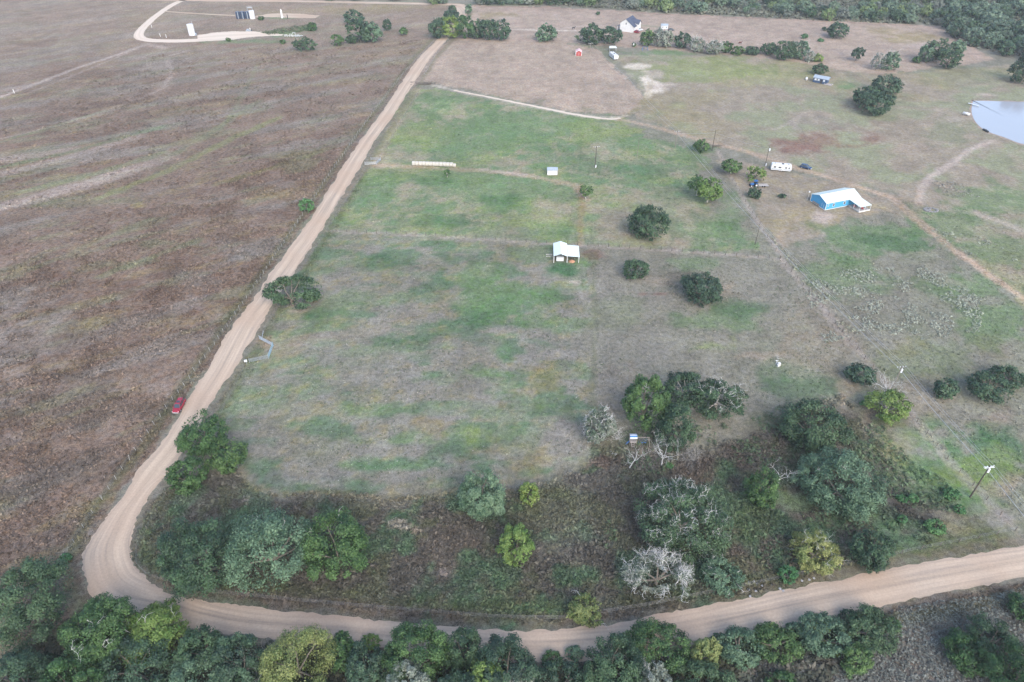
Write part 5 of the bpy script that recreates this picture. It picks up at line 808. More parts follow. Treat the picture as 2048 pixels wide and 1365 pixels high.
# red shed
s_ = thing('red_shed', 'small red shed with white trim near the far power pole', 'shed', g3(1151.5, 112), math.radians(-4)); W2, D2 = 3.6, 4.6
MB().add([(0, 0, 0), (W2, 0, 0), (W2, D2, 0), (0, D2, 0), (0, 0, 2.2), (W2, 0, 2.2), (W2, D2, 2.2), (0, D2, 2.2), (W2 / 2, 0, 3.2), (W2 / 2, D2, 3.2)], [(0, 1, 5, 8, 4), (1, 2, 6, 5), (2, 3, 7, 9, 6), (3, 0, 4, 7)]).build('wall', M_red, s_)
for x0 in (-.2, W2 + .2): MB().slab((x0, -.2, 2.15), (x0, D2 + .2, 2.15), (W2 / 2, D2 + .2, 3.32), (W2 / 2, -.2, 3.32), .08).build('roof_panel', M_pinkroof, s_)
for x in (0, W2): MB().box((x, -.03, 1.1), (.3, .08, 2.2)).build('corner_trim', M_white, s_)
for x0 in (-.2, W2 + .2): MB().slab((x0, -.26, 2.2), (x0, -.2, 2.2), (W2 / 2, -.2, 3.37), (W2 / 2, -.26, 3.37), .3).build('gable_trim', M_white, s_)
dr = MB().box((W2 / 2, -.03, 1.0), (1.8, .06, 1.9)).build('door', M_red, s_); MB().box((W2 / 2, -.07, 1.0), (.08, .03, 1.9)).build('door_seam', M_white, dr)
# farmhouse
f_ = thing('farmhouse', 'two-storey white farmhouse with dark roof at the end of the drive', 'house', g3(1239.3, 62.5), math.radians(-29)); W3, D3, E3, R3 = 9.9, 12.0, 4.3, 8.0; PK = 3.9
MB().add([(0, 0, 0), (W3, 0, 0), (W3, D3, 0), (0, D3, 0), (0, 0, E3 + 1.2), (W3, 0, E3 - .6), (W3, D3, E3 - .6), (0, D3, E3 + 1.2), (PK, 0, R3), (PK, D3, R3)], [(0, 1, 5, 8, 4), (1, 2, 6, 5), (2, 3, 7, 9, 6), (3, 0, 4, 7)]).build('wall', M_white, f_)
MB().slab((-.4, -.35, E3 + 1.0), (-.4, D3 + .35, E3 + 1.0), (PK, D3 + .35, R3 + .12), (PK, -.35, R3 + .12), .16).build('roof_panel', M_dkroof, f_); MB().slab((W3 + .5, -.35, E3 - .8), (W3 + .5, D3 + .35, E3 - .8), (PK, D3 + .35, R3 + .12), (PK, -.35, R3 + .12), .16).build('roof_panel', M_dkroof, f_)
dm = MB().add([(PK + 1, 5, 5), (W3 + 1.4, 5, 0), (W3 + 1.4, 10, 0), (PK + 1, 10, 5), (PK + 1, 5, 6.0), (W3 + 1.4, 5, 4.8), (W3 + 1.4, 10, 4.8), (PK + 1, 10, 6), (PK + 1, 7.5, 7.2), (W3 + 1.4, 7.5, 6.6), (PK + 1, 5, 0), (PK + 1, 10, 0)], [(10, 1, 5, 4), (1, 2, 6, 9, 5), (2, 11, 7, 6)]).build('wing', M_white, f_)
for y0 in (4.6, 10.4): MB().slab((W3 + 1.8, y0, 4.65), (W3 + 1.8, 7.5, 6.85), (PK + .5, 7.5, 7.35), (PK + .5, y0, 5.9), .14).build('wing_roof', M_dkroof, dm)
window(f_, (4.2, 0, 5.2), .9, 1.3, '-y')
MB().slab((-2.6, 1, 2.7), (0, 1, 3.4), (0, 10, 3.4), (-2.6, 10, 2.7), .12).build('porch_roof', M_dkroof, f_); posts(f_, [(-2.4, 1.2), (-2.4, 5.4), (-2.4, 9.8)], 2.7, .1, M_white, 'porch_post'); MB().box((-1.3, 5.5, .15), (2.6, 9, .3)).build('porch_deck', M_conc, f_)
for lb, px, py, m in (('pale pickup parked at the right side of the white farmhouse', 1278, 61, M_canvasw), ('dark red car parked at the corner of the white farmhouse', 1271, 64.5, M_carred)):
    pass
s_ = thing('grey_shed', 'small pale shed with grey metal roof right of the white farmhouse', 'shed', g3(1322, 59), math.radians(-3))
MB().add([(0, 0, 0), (4.6, 0, 0), (4.6, 3.2, 0), (0, 3.2, 0), (0, 0, 2.4), (4.6, 0, 2.4), (4.6, 3.2, 2.4), (0, 3.2, 2.4), (0, 1.6, 3.2), (4.6, 1.6, 3.2)], [(0, 1, 5, 4), (1, 2, 6, 9, 5), (2, 3, 7, 6), (3, 0, 4, 8, 7)]).build('wall', M_canvasw, s_)
MB().slab((-.2, -.2, 2.4), (4.8, -.2, 2.4), (4.8, 1.6, 3.3), (-.2, 1.6, 3.3), .06).build('roof_panel', M_greyroof, s_); MB().slab((-.2, 3.4, 2.4), (4.8, 3.4, 2.4), (4.8, 1.6, 3.3), (-.2, 1.6, 3.3), .06).build('roof_panel', M_greyroof, s_)
for x in (1.1, 3.5): window(s_, (x, 0, 1.3), .7, .9, '-y')
# navy cabin
c_ = thing('navy_cabin', 'narrow navy cabin with pale metal roof and grey deck', 'cabin', g3(1625.1, 164.5), math.radians(-38)); W4, D4 = 7.4, 3.9
MB().add([(0, 0, 0), (W4, 0, 0), (W4, D4, 0), (0, D4, 0), (0, 0, 2.6), (W4, 0, 2.6), (W4, D4, 2.6), (0, D4, 2.6), (0, D4 / 2, 3.6), (W4, D4 / 2, 3.6)], [(0, 1, 5, 4), (1, 2, 6, 9, 5), (2, 3, 7, 6), (3, 0, 4, 8, 7)]).build('wall', M_navy, c_)
MB().slab((-.3, -.3, 2.6), (W4 + .9, -.3, 2.6), (W4 + .9, D4 / 2, 3.75), (-.3, D4 / 2, 3.75), .08).build('roof_panel', M_greyroof, c_); MB().slab((-.3, D4 + .3, 2.6), (W4 + .9, D4 + .3, 2.6), (W4 + .9, D4 / 2, 3.75), (-.3, D4 / 2, 3.75), .08).build('roof_panel', M_greyroof, c_)
for x in (1.2, 3.0, 5.9): MB().box((x, -.04, 1.75), (.95, .08, 1.0)).build('shutter_board', M_canvasw, c_)
window(c_, (2.1, 0, 1.7), .7, .9, '-y', bars=False); dr = MB().box((4.5, -.03, 1.1), (.9, .06, 2.0)).build('door', M_dark, c_); MB().box((4.8, -.08, 1.1), (.06, .05, .06)).build('handle', M_grey, dr)
dk = MB().box((W4 + 1.2, .2, .28), (4.2, 3.6, .16)).build('deck', M_deck, c_); posts(c_, [(W4 - .6, -1.5), (W4 + 3.2, -1.5), (W4 + 3.2, 1.9), (W4 + 1.3, -1.5), (W4 + .8, D4 - .3)], 1.2, .06, M_wood, 'rail_post'); MB().box((W4 + 1.3, -1.5, 1.15), (3.8, .08, .08)).build('rail', M_wood, c_)
# caravan, canopy, swing in the far yard
def trailer(name, label, loc, rz, L, W, Hh, stripe, cat='camper'):
    t = thing(name, label, cat, loc, rz); a = .45
    pr = [(-L / 2, a + .25), (-L / 2 + .1, a), (L / 2 - .35, a), (L / 2, a + .6), (L / 2 - .08, Hh - .5), (L / 2 - .5, Hh - .06), (L / 2 - .9, Hh), (-L / 2 + .4, Hh), (-L / 2 + .08, Hh - .12), (-L / 2, Hh - .5)]
    MB().prism(pr, -W / 2, W / 2).build('body', M_white, t, bevel=.08)
    MB().box((0, -W / 2 - .012, a + .55), (L * .94, .02, .3)).build('stripe', stripe, t)
    for x, ww in ((-L * .33, .9), (-L * .08, 1.1), (L * .22, .8), (L * .37, .5)): MB().box((x, -W / 2 - .015, Hh * .63), (ww, .03, .55)).build('window', M_glass, t)
    MB().box((L * .08, -W / 2 - .02, Hh * .5), (.62, .04, 1.75)).build('door', M_canvasw, t)
    MB().box((L * .05, 0, Hh + .13), (.9, .7, .26), 0, .85).build('air_conditioner', M_dark if cat == 'camper' else M_white, t)
    for x in (-L * .33, L * .33): MB().box((x, .15, Hh + .05), (.4, .4, .1)).build('roof_vent', M_dark, t)
    for sx in (-.42, .42):
        for sy in (-1, 1): wl = MB().tube([(sx - .1, sy * (W / 2 - .22), .34), (sx - .1, sy * (W / 2 - .02), .34)], .34, 14).build('wheel', M_tyre, t); MB().tube([(sx - .1, sy * (W / 2 - .02), .34), (sx - .1, sy * (W / 2 - .01), .34)], .18, 10).build('rim', M_rim, wl)
    MB().tube([(L / 2 - .1, .5, .45), (L / 2 + 1.1, 0, .45)], .05, 6).tube([(L / 2 - .1, -.5, .45), (L / 2 + 1.1, 0, .45)], .05, 6).build('tow_tongue', M_dark, t); MB().tube([(L / 2 + 1.0, 0, 0), (L / 2 + 1.0, 0, .5)], .05, 6).build('jack', M_grey, t); return t
X, Y = G(1562, 343); trailer('camper_trailer', 'white camper trailer parked beside the lane above the blue house', (X, Y + .8, 0), math.radians(-14), 8.2, 2.5, 2.9, M_greyroof)
X, Y = G(1227, 117); trailer('caravan', 'white caravan standing end-on in the far yard near the red shed', (X, Y, 0), math.radians(-77), 9.5, 2.6, 2.8, M_greyroof)
t = thing('canopy', 'flat white canopy on posts behind the caravan in the far yard', 'canopy', g3(1225, 103), 0); MB().slab((-2.4, -1.6, 2.4), (2.4, -1.6, 2.4), (1.9, 1.6, 2.75), (-1.9, 1.6, 2.75), .12).build('roof', M_roofw, t); posts(t, [(-2, -1.3), (2, -1.3), (-1.8, 1.3), (1.8, 1.3)], 2.38, .06, M_grey)
t = thing('swing_set', 'small blue swing set on the green yard near the far yard light', 'swing set', g3(1290, 101)); MB().tube([(-1.5, 0, 2), (1.5, 0, 2)], .07, 6).build('beam', M_play, t)
for sx in (-1, 1):
    for sy in (-1, 1): MB().tube([(sx * 1.5, 0, 2), (sx * 1.7, sy * .9, 0)], .07, 6).build('leg', M_play, t)
MB().box((0, 0, .5), (.6, .3, .05)).tube([(-.28, 0, .5), (-.28, 0, 2)], .02, 4).tube([(.28, 0, .5), (.28, 0, 2)], .02, 4).build('swing', M_play, t)

# ------------------------------------------------------------------ vehicles
def car(name, label, loc, rz, paint, rack=True):
    t = thing(name, label, 'car', loc, rz); L, W = 4.75, 1.88
    def loft(secs, mname, m, par=t, smooth=False, bevel=.04):
        n = len(secs[0]); v = [p for s in secs for p in s]; f = [(j * n + i, j * n + (i + 1) % n, (j + 1) * n + (i + 1) % n, (j + 1) * n + i) for j in range(len(secs) - 1) for i in range(n)] + [tuple(range(n))[::-1], tuple((len(secs) - 1) * n + i for i in range(n))]
        return MB().add(v, f).build(mname, m, par, smooth, bevel)
    def sec(x, w, z0, z1): return [(x, -w / 2, z0 + .08), (x, -w / 2 + .08, z0), (x, w / 2 - .08, z0), (x, w / 2, z0 + .08), (x, w / 2, z1 - .12), (x, w / 2 - .1, z1), (x, -w / 2 + .1, z1), (x, -w / 2, z1 - .12)]
    loft([sec(-2.37, 1.6, .42, .85), sec(-2.3, 1.78, .32, 1.0), sec(-1.6, W, .28, 1.06), sec(0, W, .26, 1.04), sec(1.0, W, .28, 1.02), sec(1.75, 1.82, .3, .94), sec(2.25, 1.7, .34, .84), sec(2.38, 1.45, .42, .74)], 'body', paint)
    loft([[(x, -w / 2, z0), (x, w / 2, z0), (x, w2 / 2, z1), (x, -w2 / 2, z1)] for x, w, w2, z0, z1 in ((-2.2, 1.6, 1.25, 1.0, 1.05), (-1.9, 1.66, 1.32, 1.0, 1.66), (-.5, 1.7, 1.36, 1.0, 1.74), (.35, 1.68, 1.32, 1.0, 1.7), (1.15, 1.6, 1.4, .98, 1.02))], 'cabin', M_glass)
    loft([[(x, -w / 2, z0), (x, w / 2, z0), (x, w / 2 - .06, z0 + .07), (x, -w / 2 + .06, z0 + .07)] for x, w, z0 in ((-2.0, 1.28, 1.62), (-1.7, 1.38, 1.68), (-.5, 1.42, 1.73), (.3, 1.36, 1.69), (.42, 1.3, 1.66))], 'roof', paint)
    for sy in (-1, 1):
        for x0, x1 in ((-1.25, -1.12), (-.3, -.2)): MB().slab((x0, sy * .865, 1.02), (x1, sy * .865, 1.02), (x1, sy * .72, 1.68), (x0, sy * .72, 1.68), .06).build('door_pillar', paint, t)
        MB().tube([(1.1, sy * .82, 1.02), (.38, sy * .67, 1.70)], .05, 5).build('windscreen_pillar', paint, t)
        if rack: MB().tube([(-1.7, sy * .6, 1.77), (-1.65, sy * .6, 1.83), (.1, sy * .6, 1.83), (.15, sy * .6, 1.77)], .03, 5).build('roof_rail', M_dark, t)
        MB().box((2.2, sy * .62, .74), (.22, .42, .14), sy * -.25).build('headlight', M_lamp, t); MB().box((-2.33, sy * .68, .85), (.1, .22, .3)).build('tail_light', M_tail, t); MB().box((.95, sy * 1.0, 1.06), (.14, .2, .14)).build('mirror', paint, t)
        for x in (-1.42, 1.45):
            wl = MB().tube([(x, sy * .70, .35), (x, sy * .955, .35)], .35, 16).build('wheel', M_tyre, t); MB().tube([(x, sy * .955, .35), (x, sy * .965, .35)], .22, 12).build('rim', M_rim, wl)
    MB().box((2.36, 0, .48), (.1, 1.5, .14)).build('glare_bumper', M_lamp, t); MB().box((2.37, 0, .66), (.06, .9, .14)).build('grille', M_dark, t)  # pale bumper colour stands in for glare on the car's front
    if rack: MB().box((-.35, 0, 1.80), (.75, .9, .02)).build('sunroof', M_glass, t)
    MB().box((-2.36, 0, .5), (.12, 1.6, .16)).build('rear_bumper', M_grey, t); return t
a = heading((368, 798), (350, 829)); X, Y = G(359.5, 816); car('red_car', 'dark red family car parked on the left edge of the dirt road', (X, Y, .02), a, M_carred)
a = heading((1600, 335), (1621, 340)); X, Y = G(1611, 337.5); car('navy_car', 'navy off-road car on the lane right of the camper trailer', (X, Y, .02), a, M_carnavy, False)
X, Y = G(1279, 62); car('silver_car', 'pale car parked at the right side of the white farmhouse', (X, Y, .02), .4, M_canvasw, False)
X, Y = G(1272, 66); car('maroon_car', 'small dark red car at the near corner of the white farmhouse', (X, Y, .02), 2.5, M_carred, False)
X, Y = G(1342, 62.5); car('black_car', 'dark car beside the small pale shed near the farmhouse', (X, Y, .02), .5, M_dark, False)
# tractor with flat trailer
X, Y = G(1507, 373); t = thing('blue_tractor', 'blue tractor under the sparse tree left of the camper trailer', 'tractor', (X, Y, 0), math.radians(185))
MB().box((.75, 0, 1.05), (1.5, .75, .75), 0, .9).build('bonnet', M_tractor, t, bevel=.06); MB().box((-.55, 0, .8), (1.2, .9, .4)).build('chassis', M_dark, t); MB().box((-.75, 0, 1.2), (.5, .55, .12)).box((-1.0, 0, 1.5), (.1, .55, .55)).build('seat', M_dark, t)
MB().slab((-1.3, -.75, 2.45), (.2, -.75, 2.45), (.2, .75, 2.45), (-1.3, .75, 2.45), .1).build('canopy', M_tractor, t); posts(t, [(-1.2, -.65), (-1.2, .65)], 1.55, .04, M_dark, 'roll_bar', .9); MB().tube([(.9, .15, 1.4), (.9, .15, 2.2)], .05, 6).build('exhaust', M_dark, t)
for x, r, w_ in ((-.75, .75, .42), (1.15, .45, .26)):
    for sy in (-1, 1): wl = MB().tube([(x, sy * .55, r), (x, sy * (.55 + w_), r)], r, 16).build('wheel', M_tyre, t); MB().tube([(x, sy * (.55 + w_), r), (x, sy * (.57 + w_), r)], r * .5, 10).build('rim', M_canvasw, wl)
for sy in (-1, 1): MB().box((-.75, sy * .68, 1.6), (1.0, .4, .08)).build('fender', M_tractor, t)
X, Y = G(1525, 373); t = thing('flat_trailer', 'low grey flat trailer behind the blue tractor', 'trailer', (X, Y, 0), math.radians(3))
for k in range(6): MB().box((0, -.75 + .3 * k, .62), (4.2, .28, .06)).build('plank', M_deck, t)
MB().box((0, -.92, .56), (4.3, .08, .2)).box((0, .92, .56), (4.3, .08, .2)).build('frame', M_grey, t); MB().tube([(-2.1, 0, .5), (-3.2, 0, .5)], .06, 6).build('tow_tongue', M_grey, t)
for sx in (-.45, .45):
    for sy in (-1, 1): MB().tube([(sx, sy * .98, .32), (sx, sy * 1.16, .32)], .32, 12).build('wheel', M_tyre, t)

# ------------------------------------------------------------------ well site
def vtank(px, py, r, hh, m, label, name='storage_tank', cat='tank', roofm=None, wellb=True):
    t = thing(name, label, cat, g3(px, py)); MB().tube([(0, 0, 0), (0, 0, hh)], r, 24).build('shell', m, t); MB().tube([(0, 0, hh), (0, 0, hh + r * .12)], [r * 1.01, .15], 24).build('roof', roofm or m, t)
    MB().tube([(0, 0, hh + .1), (0, 0, hh + .5)], .15, 8).build('vent', M_grey, t); MB().box((r * .3, -r - .05, hh / 2), (.4, .1, hh)).build('ladder', M_grey, t); return t
for k, w_ in enumerate(('leftmost', 'middle', 'rightmost')): vtank(477.5 + k * 9.3, 37.5, 1.55, 4.6, M_tank, w_ + ' of the three navy storage tanks on the far left')
vtank(505.5, 37.8, 1.9, 5.3, M_white, 'white storage tank at the right end of the navy tanks')
t = thing('stair_landing', 'pale steel catwalk landing above the white storage tank', 'catwalk', g3(504, 34.5)); posts(t, [(-2.4, 0), (1.2, 0), (-2.4, 1), (1.2, 1)], 6.2, .08, M_grey, 'leg'); MB().box((-.6, .5, 6.2), (3.8, 1.2, .1)).build('platform', M_canvasw, t); MB().box((-.6, -.08, 7.1), (3.8, .06, .06)).box((-.6, 1.08, 7.1), (3.8, .06, .06)).build('rail', M_canvasw, t)
vtank(385, 71, 2.1, 6.9, M_white, 'tall white tank alone at the left end of the well pad'); t = thing('vent_stack', 'thin grey stack beside the tall white tank', 'pipe', g3(390, 71)); MB().tube([(0, 0, 0), (0, 0, 8.8)], .14, 8).build('stack', M_grey, t); MB().box((0, 0, .6), (2.2, 1.6, 1.2)).build('skid', M_greyroof, t)
t = thing('separator_vessel', 'slender white separator vessel right of the storage tanks', 'vessel', g3(564.5, 36.5)); MB().tube([(0, 0, 0), (0, 0, 1.0), (0, 0, 5.2), (0, 0, 5.7), (0, 0, 6.0)], [.75, .7, .62, .4, .1], 16).build('shell', M_white, t); MB().tube([(.5, 0, 1), (1.6, 0, 1), (1.6, 0, 0)], .1, 6).build('pipe', M_white, t)
t = thing('flare_post', 'short dark post right of the separator vessel', 'post', g3(575.5, 38)); MB().tube([(0, 0, 0), (0, 0, 2.6)], .28, 8).build('pipe', M_dark, t); MB().tube([(0, 0, 2.6), (0, 0, 2.8)], .36, 8).build('cap', M_dark, t)
t = thing('pump_skid', 'small pump on a skid at the back of the white well pad', 'pump', g3(498, 63)); MB().box((0, 0, .25), (4.2, 1.6, .3)).build('skid', M_grey, t); MB().box((-.6, 0, .9), (1.4, 1.0, 1.0)).build('engine', M_greyroof, t); MB().tube([(1, 0, .4), (1, 0, 2.1)], .3, 10).build('vessel', M_white, t); MB().box((1.8, 0, .7), (.8, .9, .7)).build('control_box', M_dark, t)
t = thing('pipe_manifold', 'white bent pipework at the right end of the well pad', 'pipework', g3(570, 74))
for k, (x, hh) in enumerate(((0, 1.2), (3.2, 1.6), (5.5, 2.6), (8, 1.1))): MB().tube([(x, 0, 0), (x, 0, hh), (x + 1.6, 0, hh), (x + 1.6, 0, 0)], .2, 8).build('riser', M_white, t)
MB().tube([(-.5, .6, .5), (12, .6, .5)], .16, 8).build('header', M_white, t); MB().tube([(6.2, -.6, .6), (10.8, -.6, .6), (11.6, -.6, 1.1)], .18, 8).build('header', M_grey, t)
for i, (px, py, w_) in enumerate(((321, 74, 'lower left'), (333, 76, 'lower right'), (304, 56, 'upper'), (29, 187, 'lone'))):
    t = thing('marker_post', {'lone': 'lone white marker post on the left field track', 'upper': 'white marker post inside the caliche road curve'}.get(w_, w_ + ' of two white marker posts by the caliche road'), 'post', g3(px, py)); MB().tube([(0, 0, 0), (0, 0, 1.9)], .16, 8).build('post', M_white, t); MB().tube([(0, 0, 1.9), (0, 0, 2.1)], [.2, .1], 8).build('cap', M_yellow, t)

# ------------------------------------------------------------------ poles and wires
POLES = {}
def pole(key, px, py, ty, label, arm=True, rz=0, dark=True, trans=0, base=False, r=.17, double=False):
    hh = height(px, py, ty); X, Y = G(px, py); t = thing('power_pole', label, 'power pole', (X, Y, 0), rz); MB().tube([(0, 0, 0), (0, 0, hh)], [r, r * .65], 8).build('pole', M_pole if dark else M_polegrey, t)
    if arm:
        for k in ((-.14, .14) if double else (0.12,)): MB().box((0, k, hh - .45), (2.3, .09, .12)).build('crossarm', M_insul if double else M_polegrey, t)
        for x in (-1.1, -.4, .4, 1.1): MB().tube([(x, .1, hh - .38), (x, .1, hh - .1)], [.09, .06], 6).build('insulator', M_insul, t)
        MB().tube([(-.6, .1, hh - .5), (0, .1, hh - 1.2), (.6, .1, hh - .5)], .03, 4).build('brace', M_grey, t)
    for k in range(trans): MB().tube([(.35, 0, hh - 2.0 + k * .2), (.35, 0, hh - 1.0 + k * .2)], .26, 10).build('transformer', M_insul, t)
    if base: MB().box((.25, -.1, .5), (.5, .4, 1.0)).build('meter_box', M_canvasw, t)
    POLES[key] = (X, Y, hh, rz); return t
AZL = math.radians(8)
pole('a', 1940, 995, 932, 'tall dark power pole with double crossarm, nearest at the right', True, AZL, True, 1, double=True)
pole('b', 1779, 789, 733, 'leaning-looking grey power pole behind the lime green tree', True, AZL, False, 1)
pole('c', 1350, 296, 262, 'thin grey power pole left of the small round tree on the lane', True, AZL, False)
pole('d', 1250, 180, 156, 'power pole at the edge of the white caliche yard', True, AZL, False)
pole('e', 1180, 110, 86, 'far power pole right of the red shed', True, AZL, False)
pole('f', 1424, 302, 260, 'stout dark pole beside the small round tree on the lane', False, 0, True, 0)
pole('g', 1190, 335, 293, 'dark power pole with pale base right of the white shed', True, .2, True, 0, True)
pole('h', 1274, 315, 275, 'slim grey pole between the white shed pole and the lane', False, 0, False, r=.1)
pole('i', 1530, 332, 293, 'pole with a pale transformer left of the camper trailer', False, 0, True, 1, True, .14)
pole('j', 1510, 490, 455, 'short dark pole near the fence corner by the power lines', False, 0, True, 0, False, .1)
pole('k', 1264, 112, 84, 'thin pole with a white lamp in the far green yard', False, 0, False, 1, False, .1)
def span(k1, k2, offs, label, drop=.06, end=None):
    X0, Y0, h0, r0 = POLES[k1]; X1, Y1, h1, r1 = POLES[k2] if end is None else end; t = thing('power_line', label, 'power line', (X0, Y0, 0))
    for o in offs:
        pts = []
        for i in range(15):
            u = i / 14; L = math.hypot(X1 - X0, Y1 - Y0); pts.append(((X1 - X0) * u + o * math.cos(r0), (Y1 - Y0) * u + o * math.sin(r0), (h0 - .1) * (1 - u) + (h1 - .1) * u - 4 * u * (1 - u) * L * .014 - (1.2 if o == 0 else 0)))
        MB().tube(pts, .029, 4).build('wire', M_cable, t)
span('a', 'b', (-1.1, .4, 1.1, 0), 'power wires between the tall dark pole and the grey pole'); span('b', 'c', (-1.1, .4, 1.1, 0), 'long power wires running over the pasture to the lane pole'); span('c', 'd', (-1.1, 1.1), 'power wires between the lane pole and the caliche yard'); span('d', 'e', (-1.1, 1.1), 'power wires between the caliche yard and the red shed pole')
Xa, Ya, ha, ra = POLES['a']; span('a', 'a', (-1.1, .4, 1.1, 0), 'power wires leaving the frame at the lower right', end=(Xa + 6, Ya - 62, ha, ra)); span('c', 'f', (0,), 'single wire between the lane pole and the stout dark pole'); span('f', 'i', (0,), 'single wire from the stout dark pole to the camper pole')
Xe, Ye, he, re_ = POLES['e']; span('e', 'e', (-1.1, 1.1), 'power wires from the red shed pole over the dark oak', end=(Xe - 18, Ye + 75, he, re_))

# ------------------------------------------------------------------ fences
def fence(name, label, pts, gap, hh, m, r, wires=(.45, .9, 1.3), jit=.06, box=False, skip=None):
    P_ = GP(pts); d = np.r_[0, np.cumsum(np.hypot(*np.diff(P_, axis=0).T))]; n = max(2, int(d[-1] / gap)); o0 = P_[0]; t = thing(name, label, 'fence', (*o0, 0)); rg = np.random.default_rng(int(pts[0][0]))
    me = MB().tube([(0, 0, 0), (0, 0, hh)], r, 5).mesh('post', m); xs = np.linspace(0, d[-1], n + 1); X = np.interp(xs, d, P_[:, 0]) - o0[0]; Y = np.interp(xs, d, P_[:, 1]) - o0[1]
    for x, y in zip(X, Y):
        o = link('post', me, t, (x, y, 0)); o.rotation_euler = (rg.normal() * jit, rg.normal() * jit, 0); k = rg.uniform(.85, 1.15); o.scale = (1, 1, k)
    for z in wires: MB().tube([(x, y, z) for x, y in zip(X, Y)], .012, 3, False).build('wire', M_wire, t)
fence('roadside_fence', 'pale post and wire fence along the left side of the straight road', [(205, 1000), (240, 948), (321, 834), (366, 777), (420, 705), (500, 590), (575, 478), (660, 350), (745, 228), (808, 148), (868, 84)], 2.9, 1.45, M_post, .055)
fence('bend_fence', 'wire fence around the outside of the road bend', [(110, 1150), (140, 1100), (172, 1050), (205, 1000)], 3.2, 1.4, M_post, .05)
fence('cross_fence', 'dark post fence crossing the pasture behind the shelter', [(655, 463), (900, 474), (1110, 488), (1330, 501), (1560, 519)], 3.6, 1.35, M_dpost, .095)
fence('line_fence', 'fence running under the power lines to the near road corner', [(1560, 519), (1640, 612), (1720, 708), (1790, 790), (1900, 925), (2030, 1062)], 4.0, 1.35, M_dpost, .085)
fence('lane_fence', 'fence from the pasture corner up to the lane', [(1560, 517), (1500, 420), (1455, 345), (1436, 300)], 4.5, 1.35, M_dpost, .085)
fence('corner_fence', 'dark post fence inside the road bend', [(334, 992), (283, 1082), (268, 1112), (276, 1136), (291, 1153), (320, 1160), (420, 1186)], 4.2, 1.5, M_dpost, .09)
fence('near_fence', 'wire fence between the brown brush and the near road', [(420, 1186), (600, 1205), (800, 1222), (1000, 1238), (1130, 1240), (1300, 1212), (1500, 1172), (1700, 1130), (1850, 1098), (2030, 1062)], 4.4, 1.35, M_dpost, .085)
fence('inner_fence', 'wire fence along the right side of the straight road', [(440, 835), (490, 735)], 3.6, 1.3, M_dpost, .05)
fence('inner_fence', 'wire fence from the pipe gate up to the cattle guard', [(527, 668), (590, 560), (655, 463), (735, 336)], 3.8, 1.3, M_dpost, .05)
fence('inner_fence', 'wire fence along the green pasture up to the brush pile', [(760, 318), (800, 250), (838, 185)], 3.8, 1.3, M_dpost, .05)
fence('drive_fence', 'fence along the far stretch of road up to the grove', [(850, 150), (880, 98), (897, 80)], 4, 1.3, M_post, .055)
fence('well_fence', 'low wire fence in front of the well site clump', [(330, 92), (450, 97), (590, 100), (660, 93), (740, 86), (850, 82)], 9, 1.3, M_dpost, .08, (.9,))
# pipe gates
def panel(par, a, b, hh, m, bars=5, name='panel', diag=False):
    A, B = np.array(a), np.array(b); mb = MB()
    for p in (A, B): mb.tube([(*p, 0), (*p, hh + .12)], .06, 6)
    for k in range(bars): z = .3 + (hh - .35) * k / (bars - 1); mb.tube([(*A, z), (*B, z)], .04, 5)
    if diag: mb.tube([(*A, .3), (*((A + B) / 2), hh - .05), (*B, .3)], .04, 5)
    return mb.build(name, m, par)
o0 = np.array(G(520, 677)); q = lambda x, y: tuple(np.array(G(x, y)) - o0)
t = thing('pipe_gate', 'blue-grey pipe gate with side panels where the pasture meets the road', 'gate', (*o0, 0)); panel(t, q(520, 680), q(545, 693), 1.45, M_grey, 7); panel(t, q(547, 693), q(538, 717), 1.45, M_gate, 6, 'gate_leaf', True); panel(t, q(537, 718), q(499, 726), 1.35, M_grey, 5); MB().tube([(*q(523, 680), 0), (*q(528, 667), .9)], .08, 6).build('leaning_post', M_grey, t)
t = thing('white_sign', 'small white sign board on a post at the pipe gate', 'sign', g3(494, 729)); MB().tube([(0, 0, 0), (0, 0, 1.0)], .05, 6).build('post', M_grey, t); MB().box((-.1, 0, 1.2), (.75, .3, .6), .3).build('board', M_white, t)
o0 = np.array(G(730, 330)); t = thing('pipe_gate', 'grey pipe gate across the hay track beside the road', 'gate', (*o0, 0)); panel(t, q(730, 331), q(752, 330), 1.4, M_grey, 5); panel(t, q(753, 330), q(762, 322), 1.4, M_grey, 6, 'gate_leaf', True); panel(t, q(762, 321), q(742, 321), 1.4, M_grey, 5)
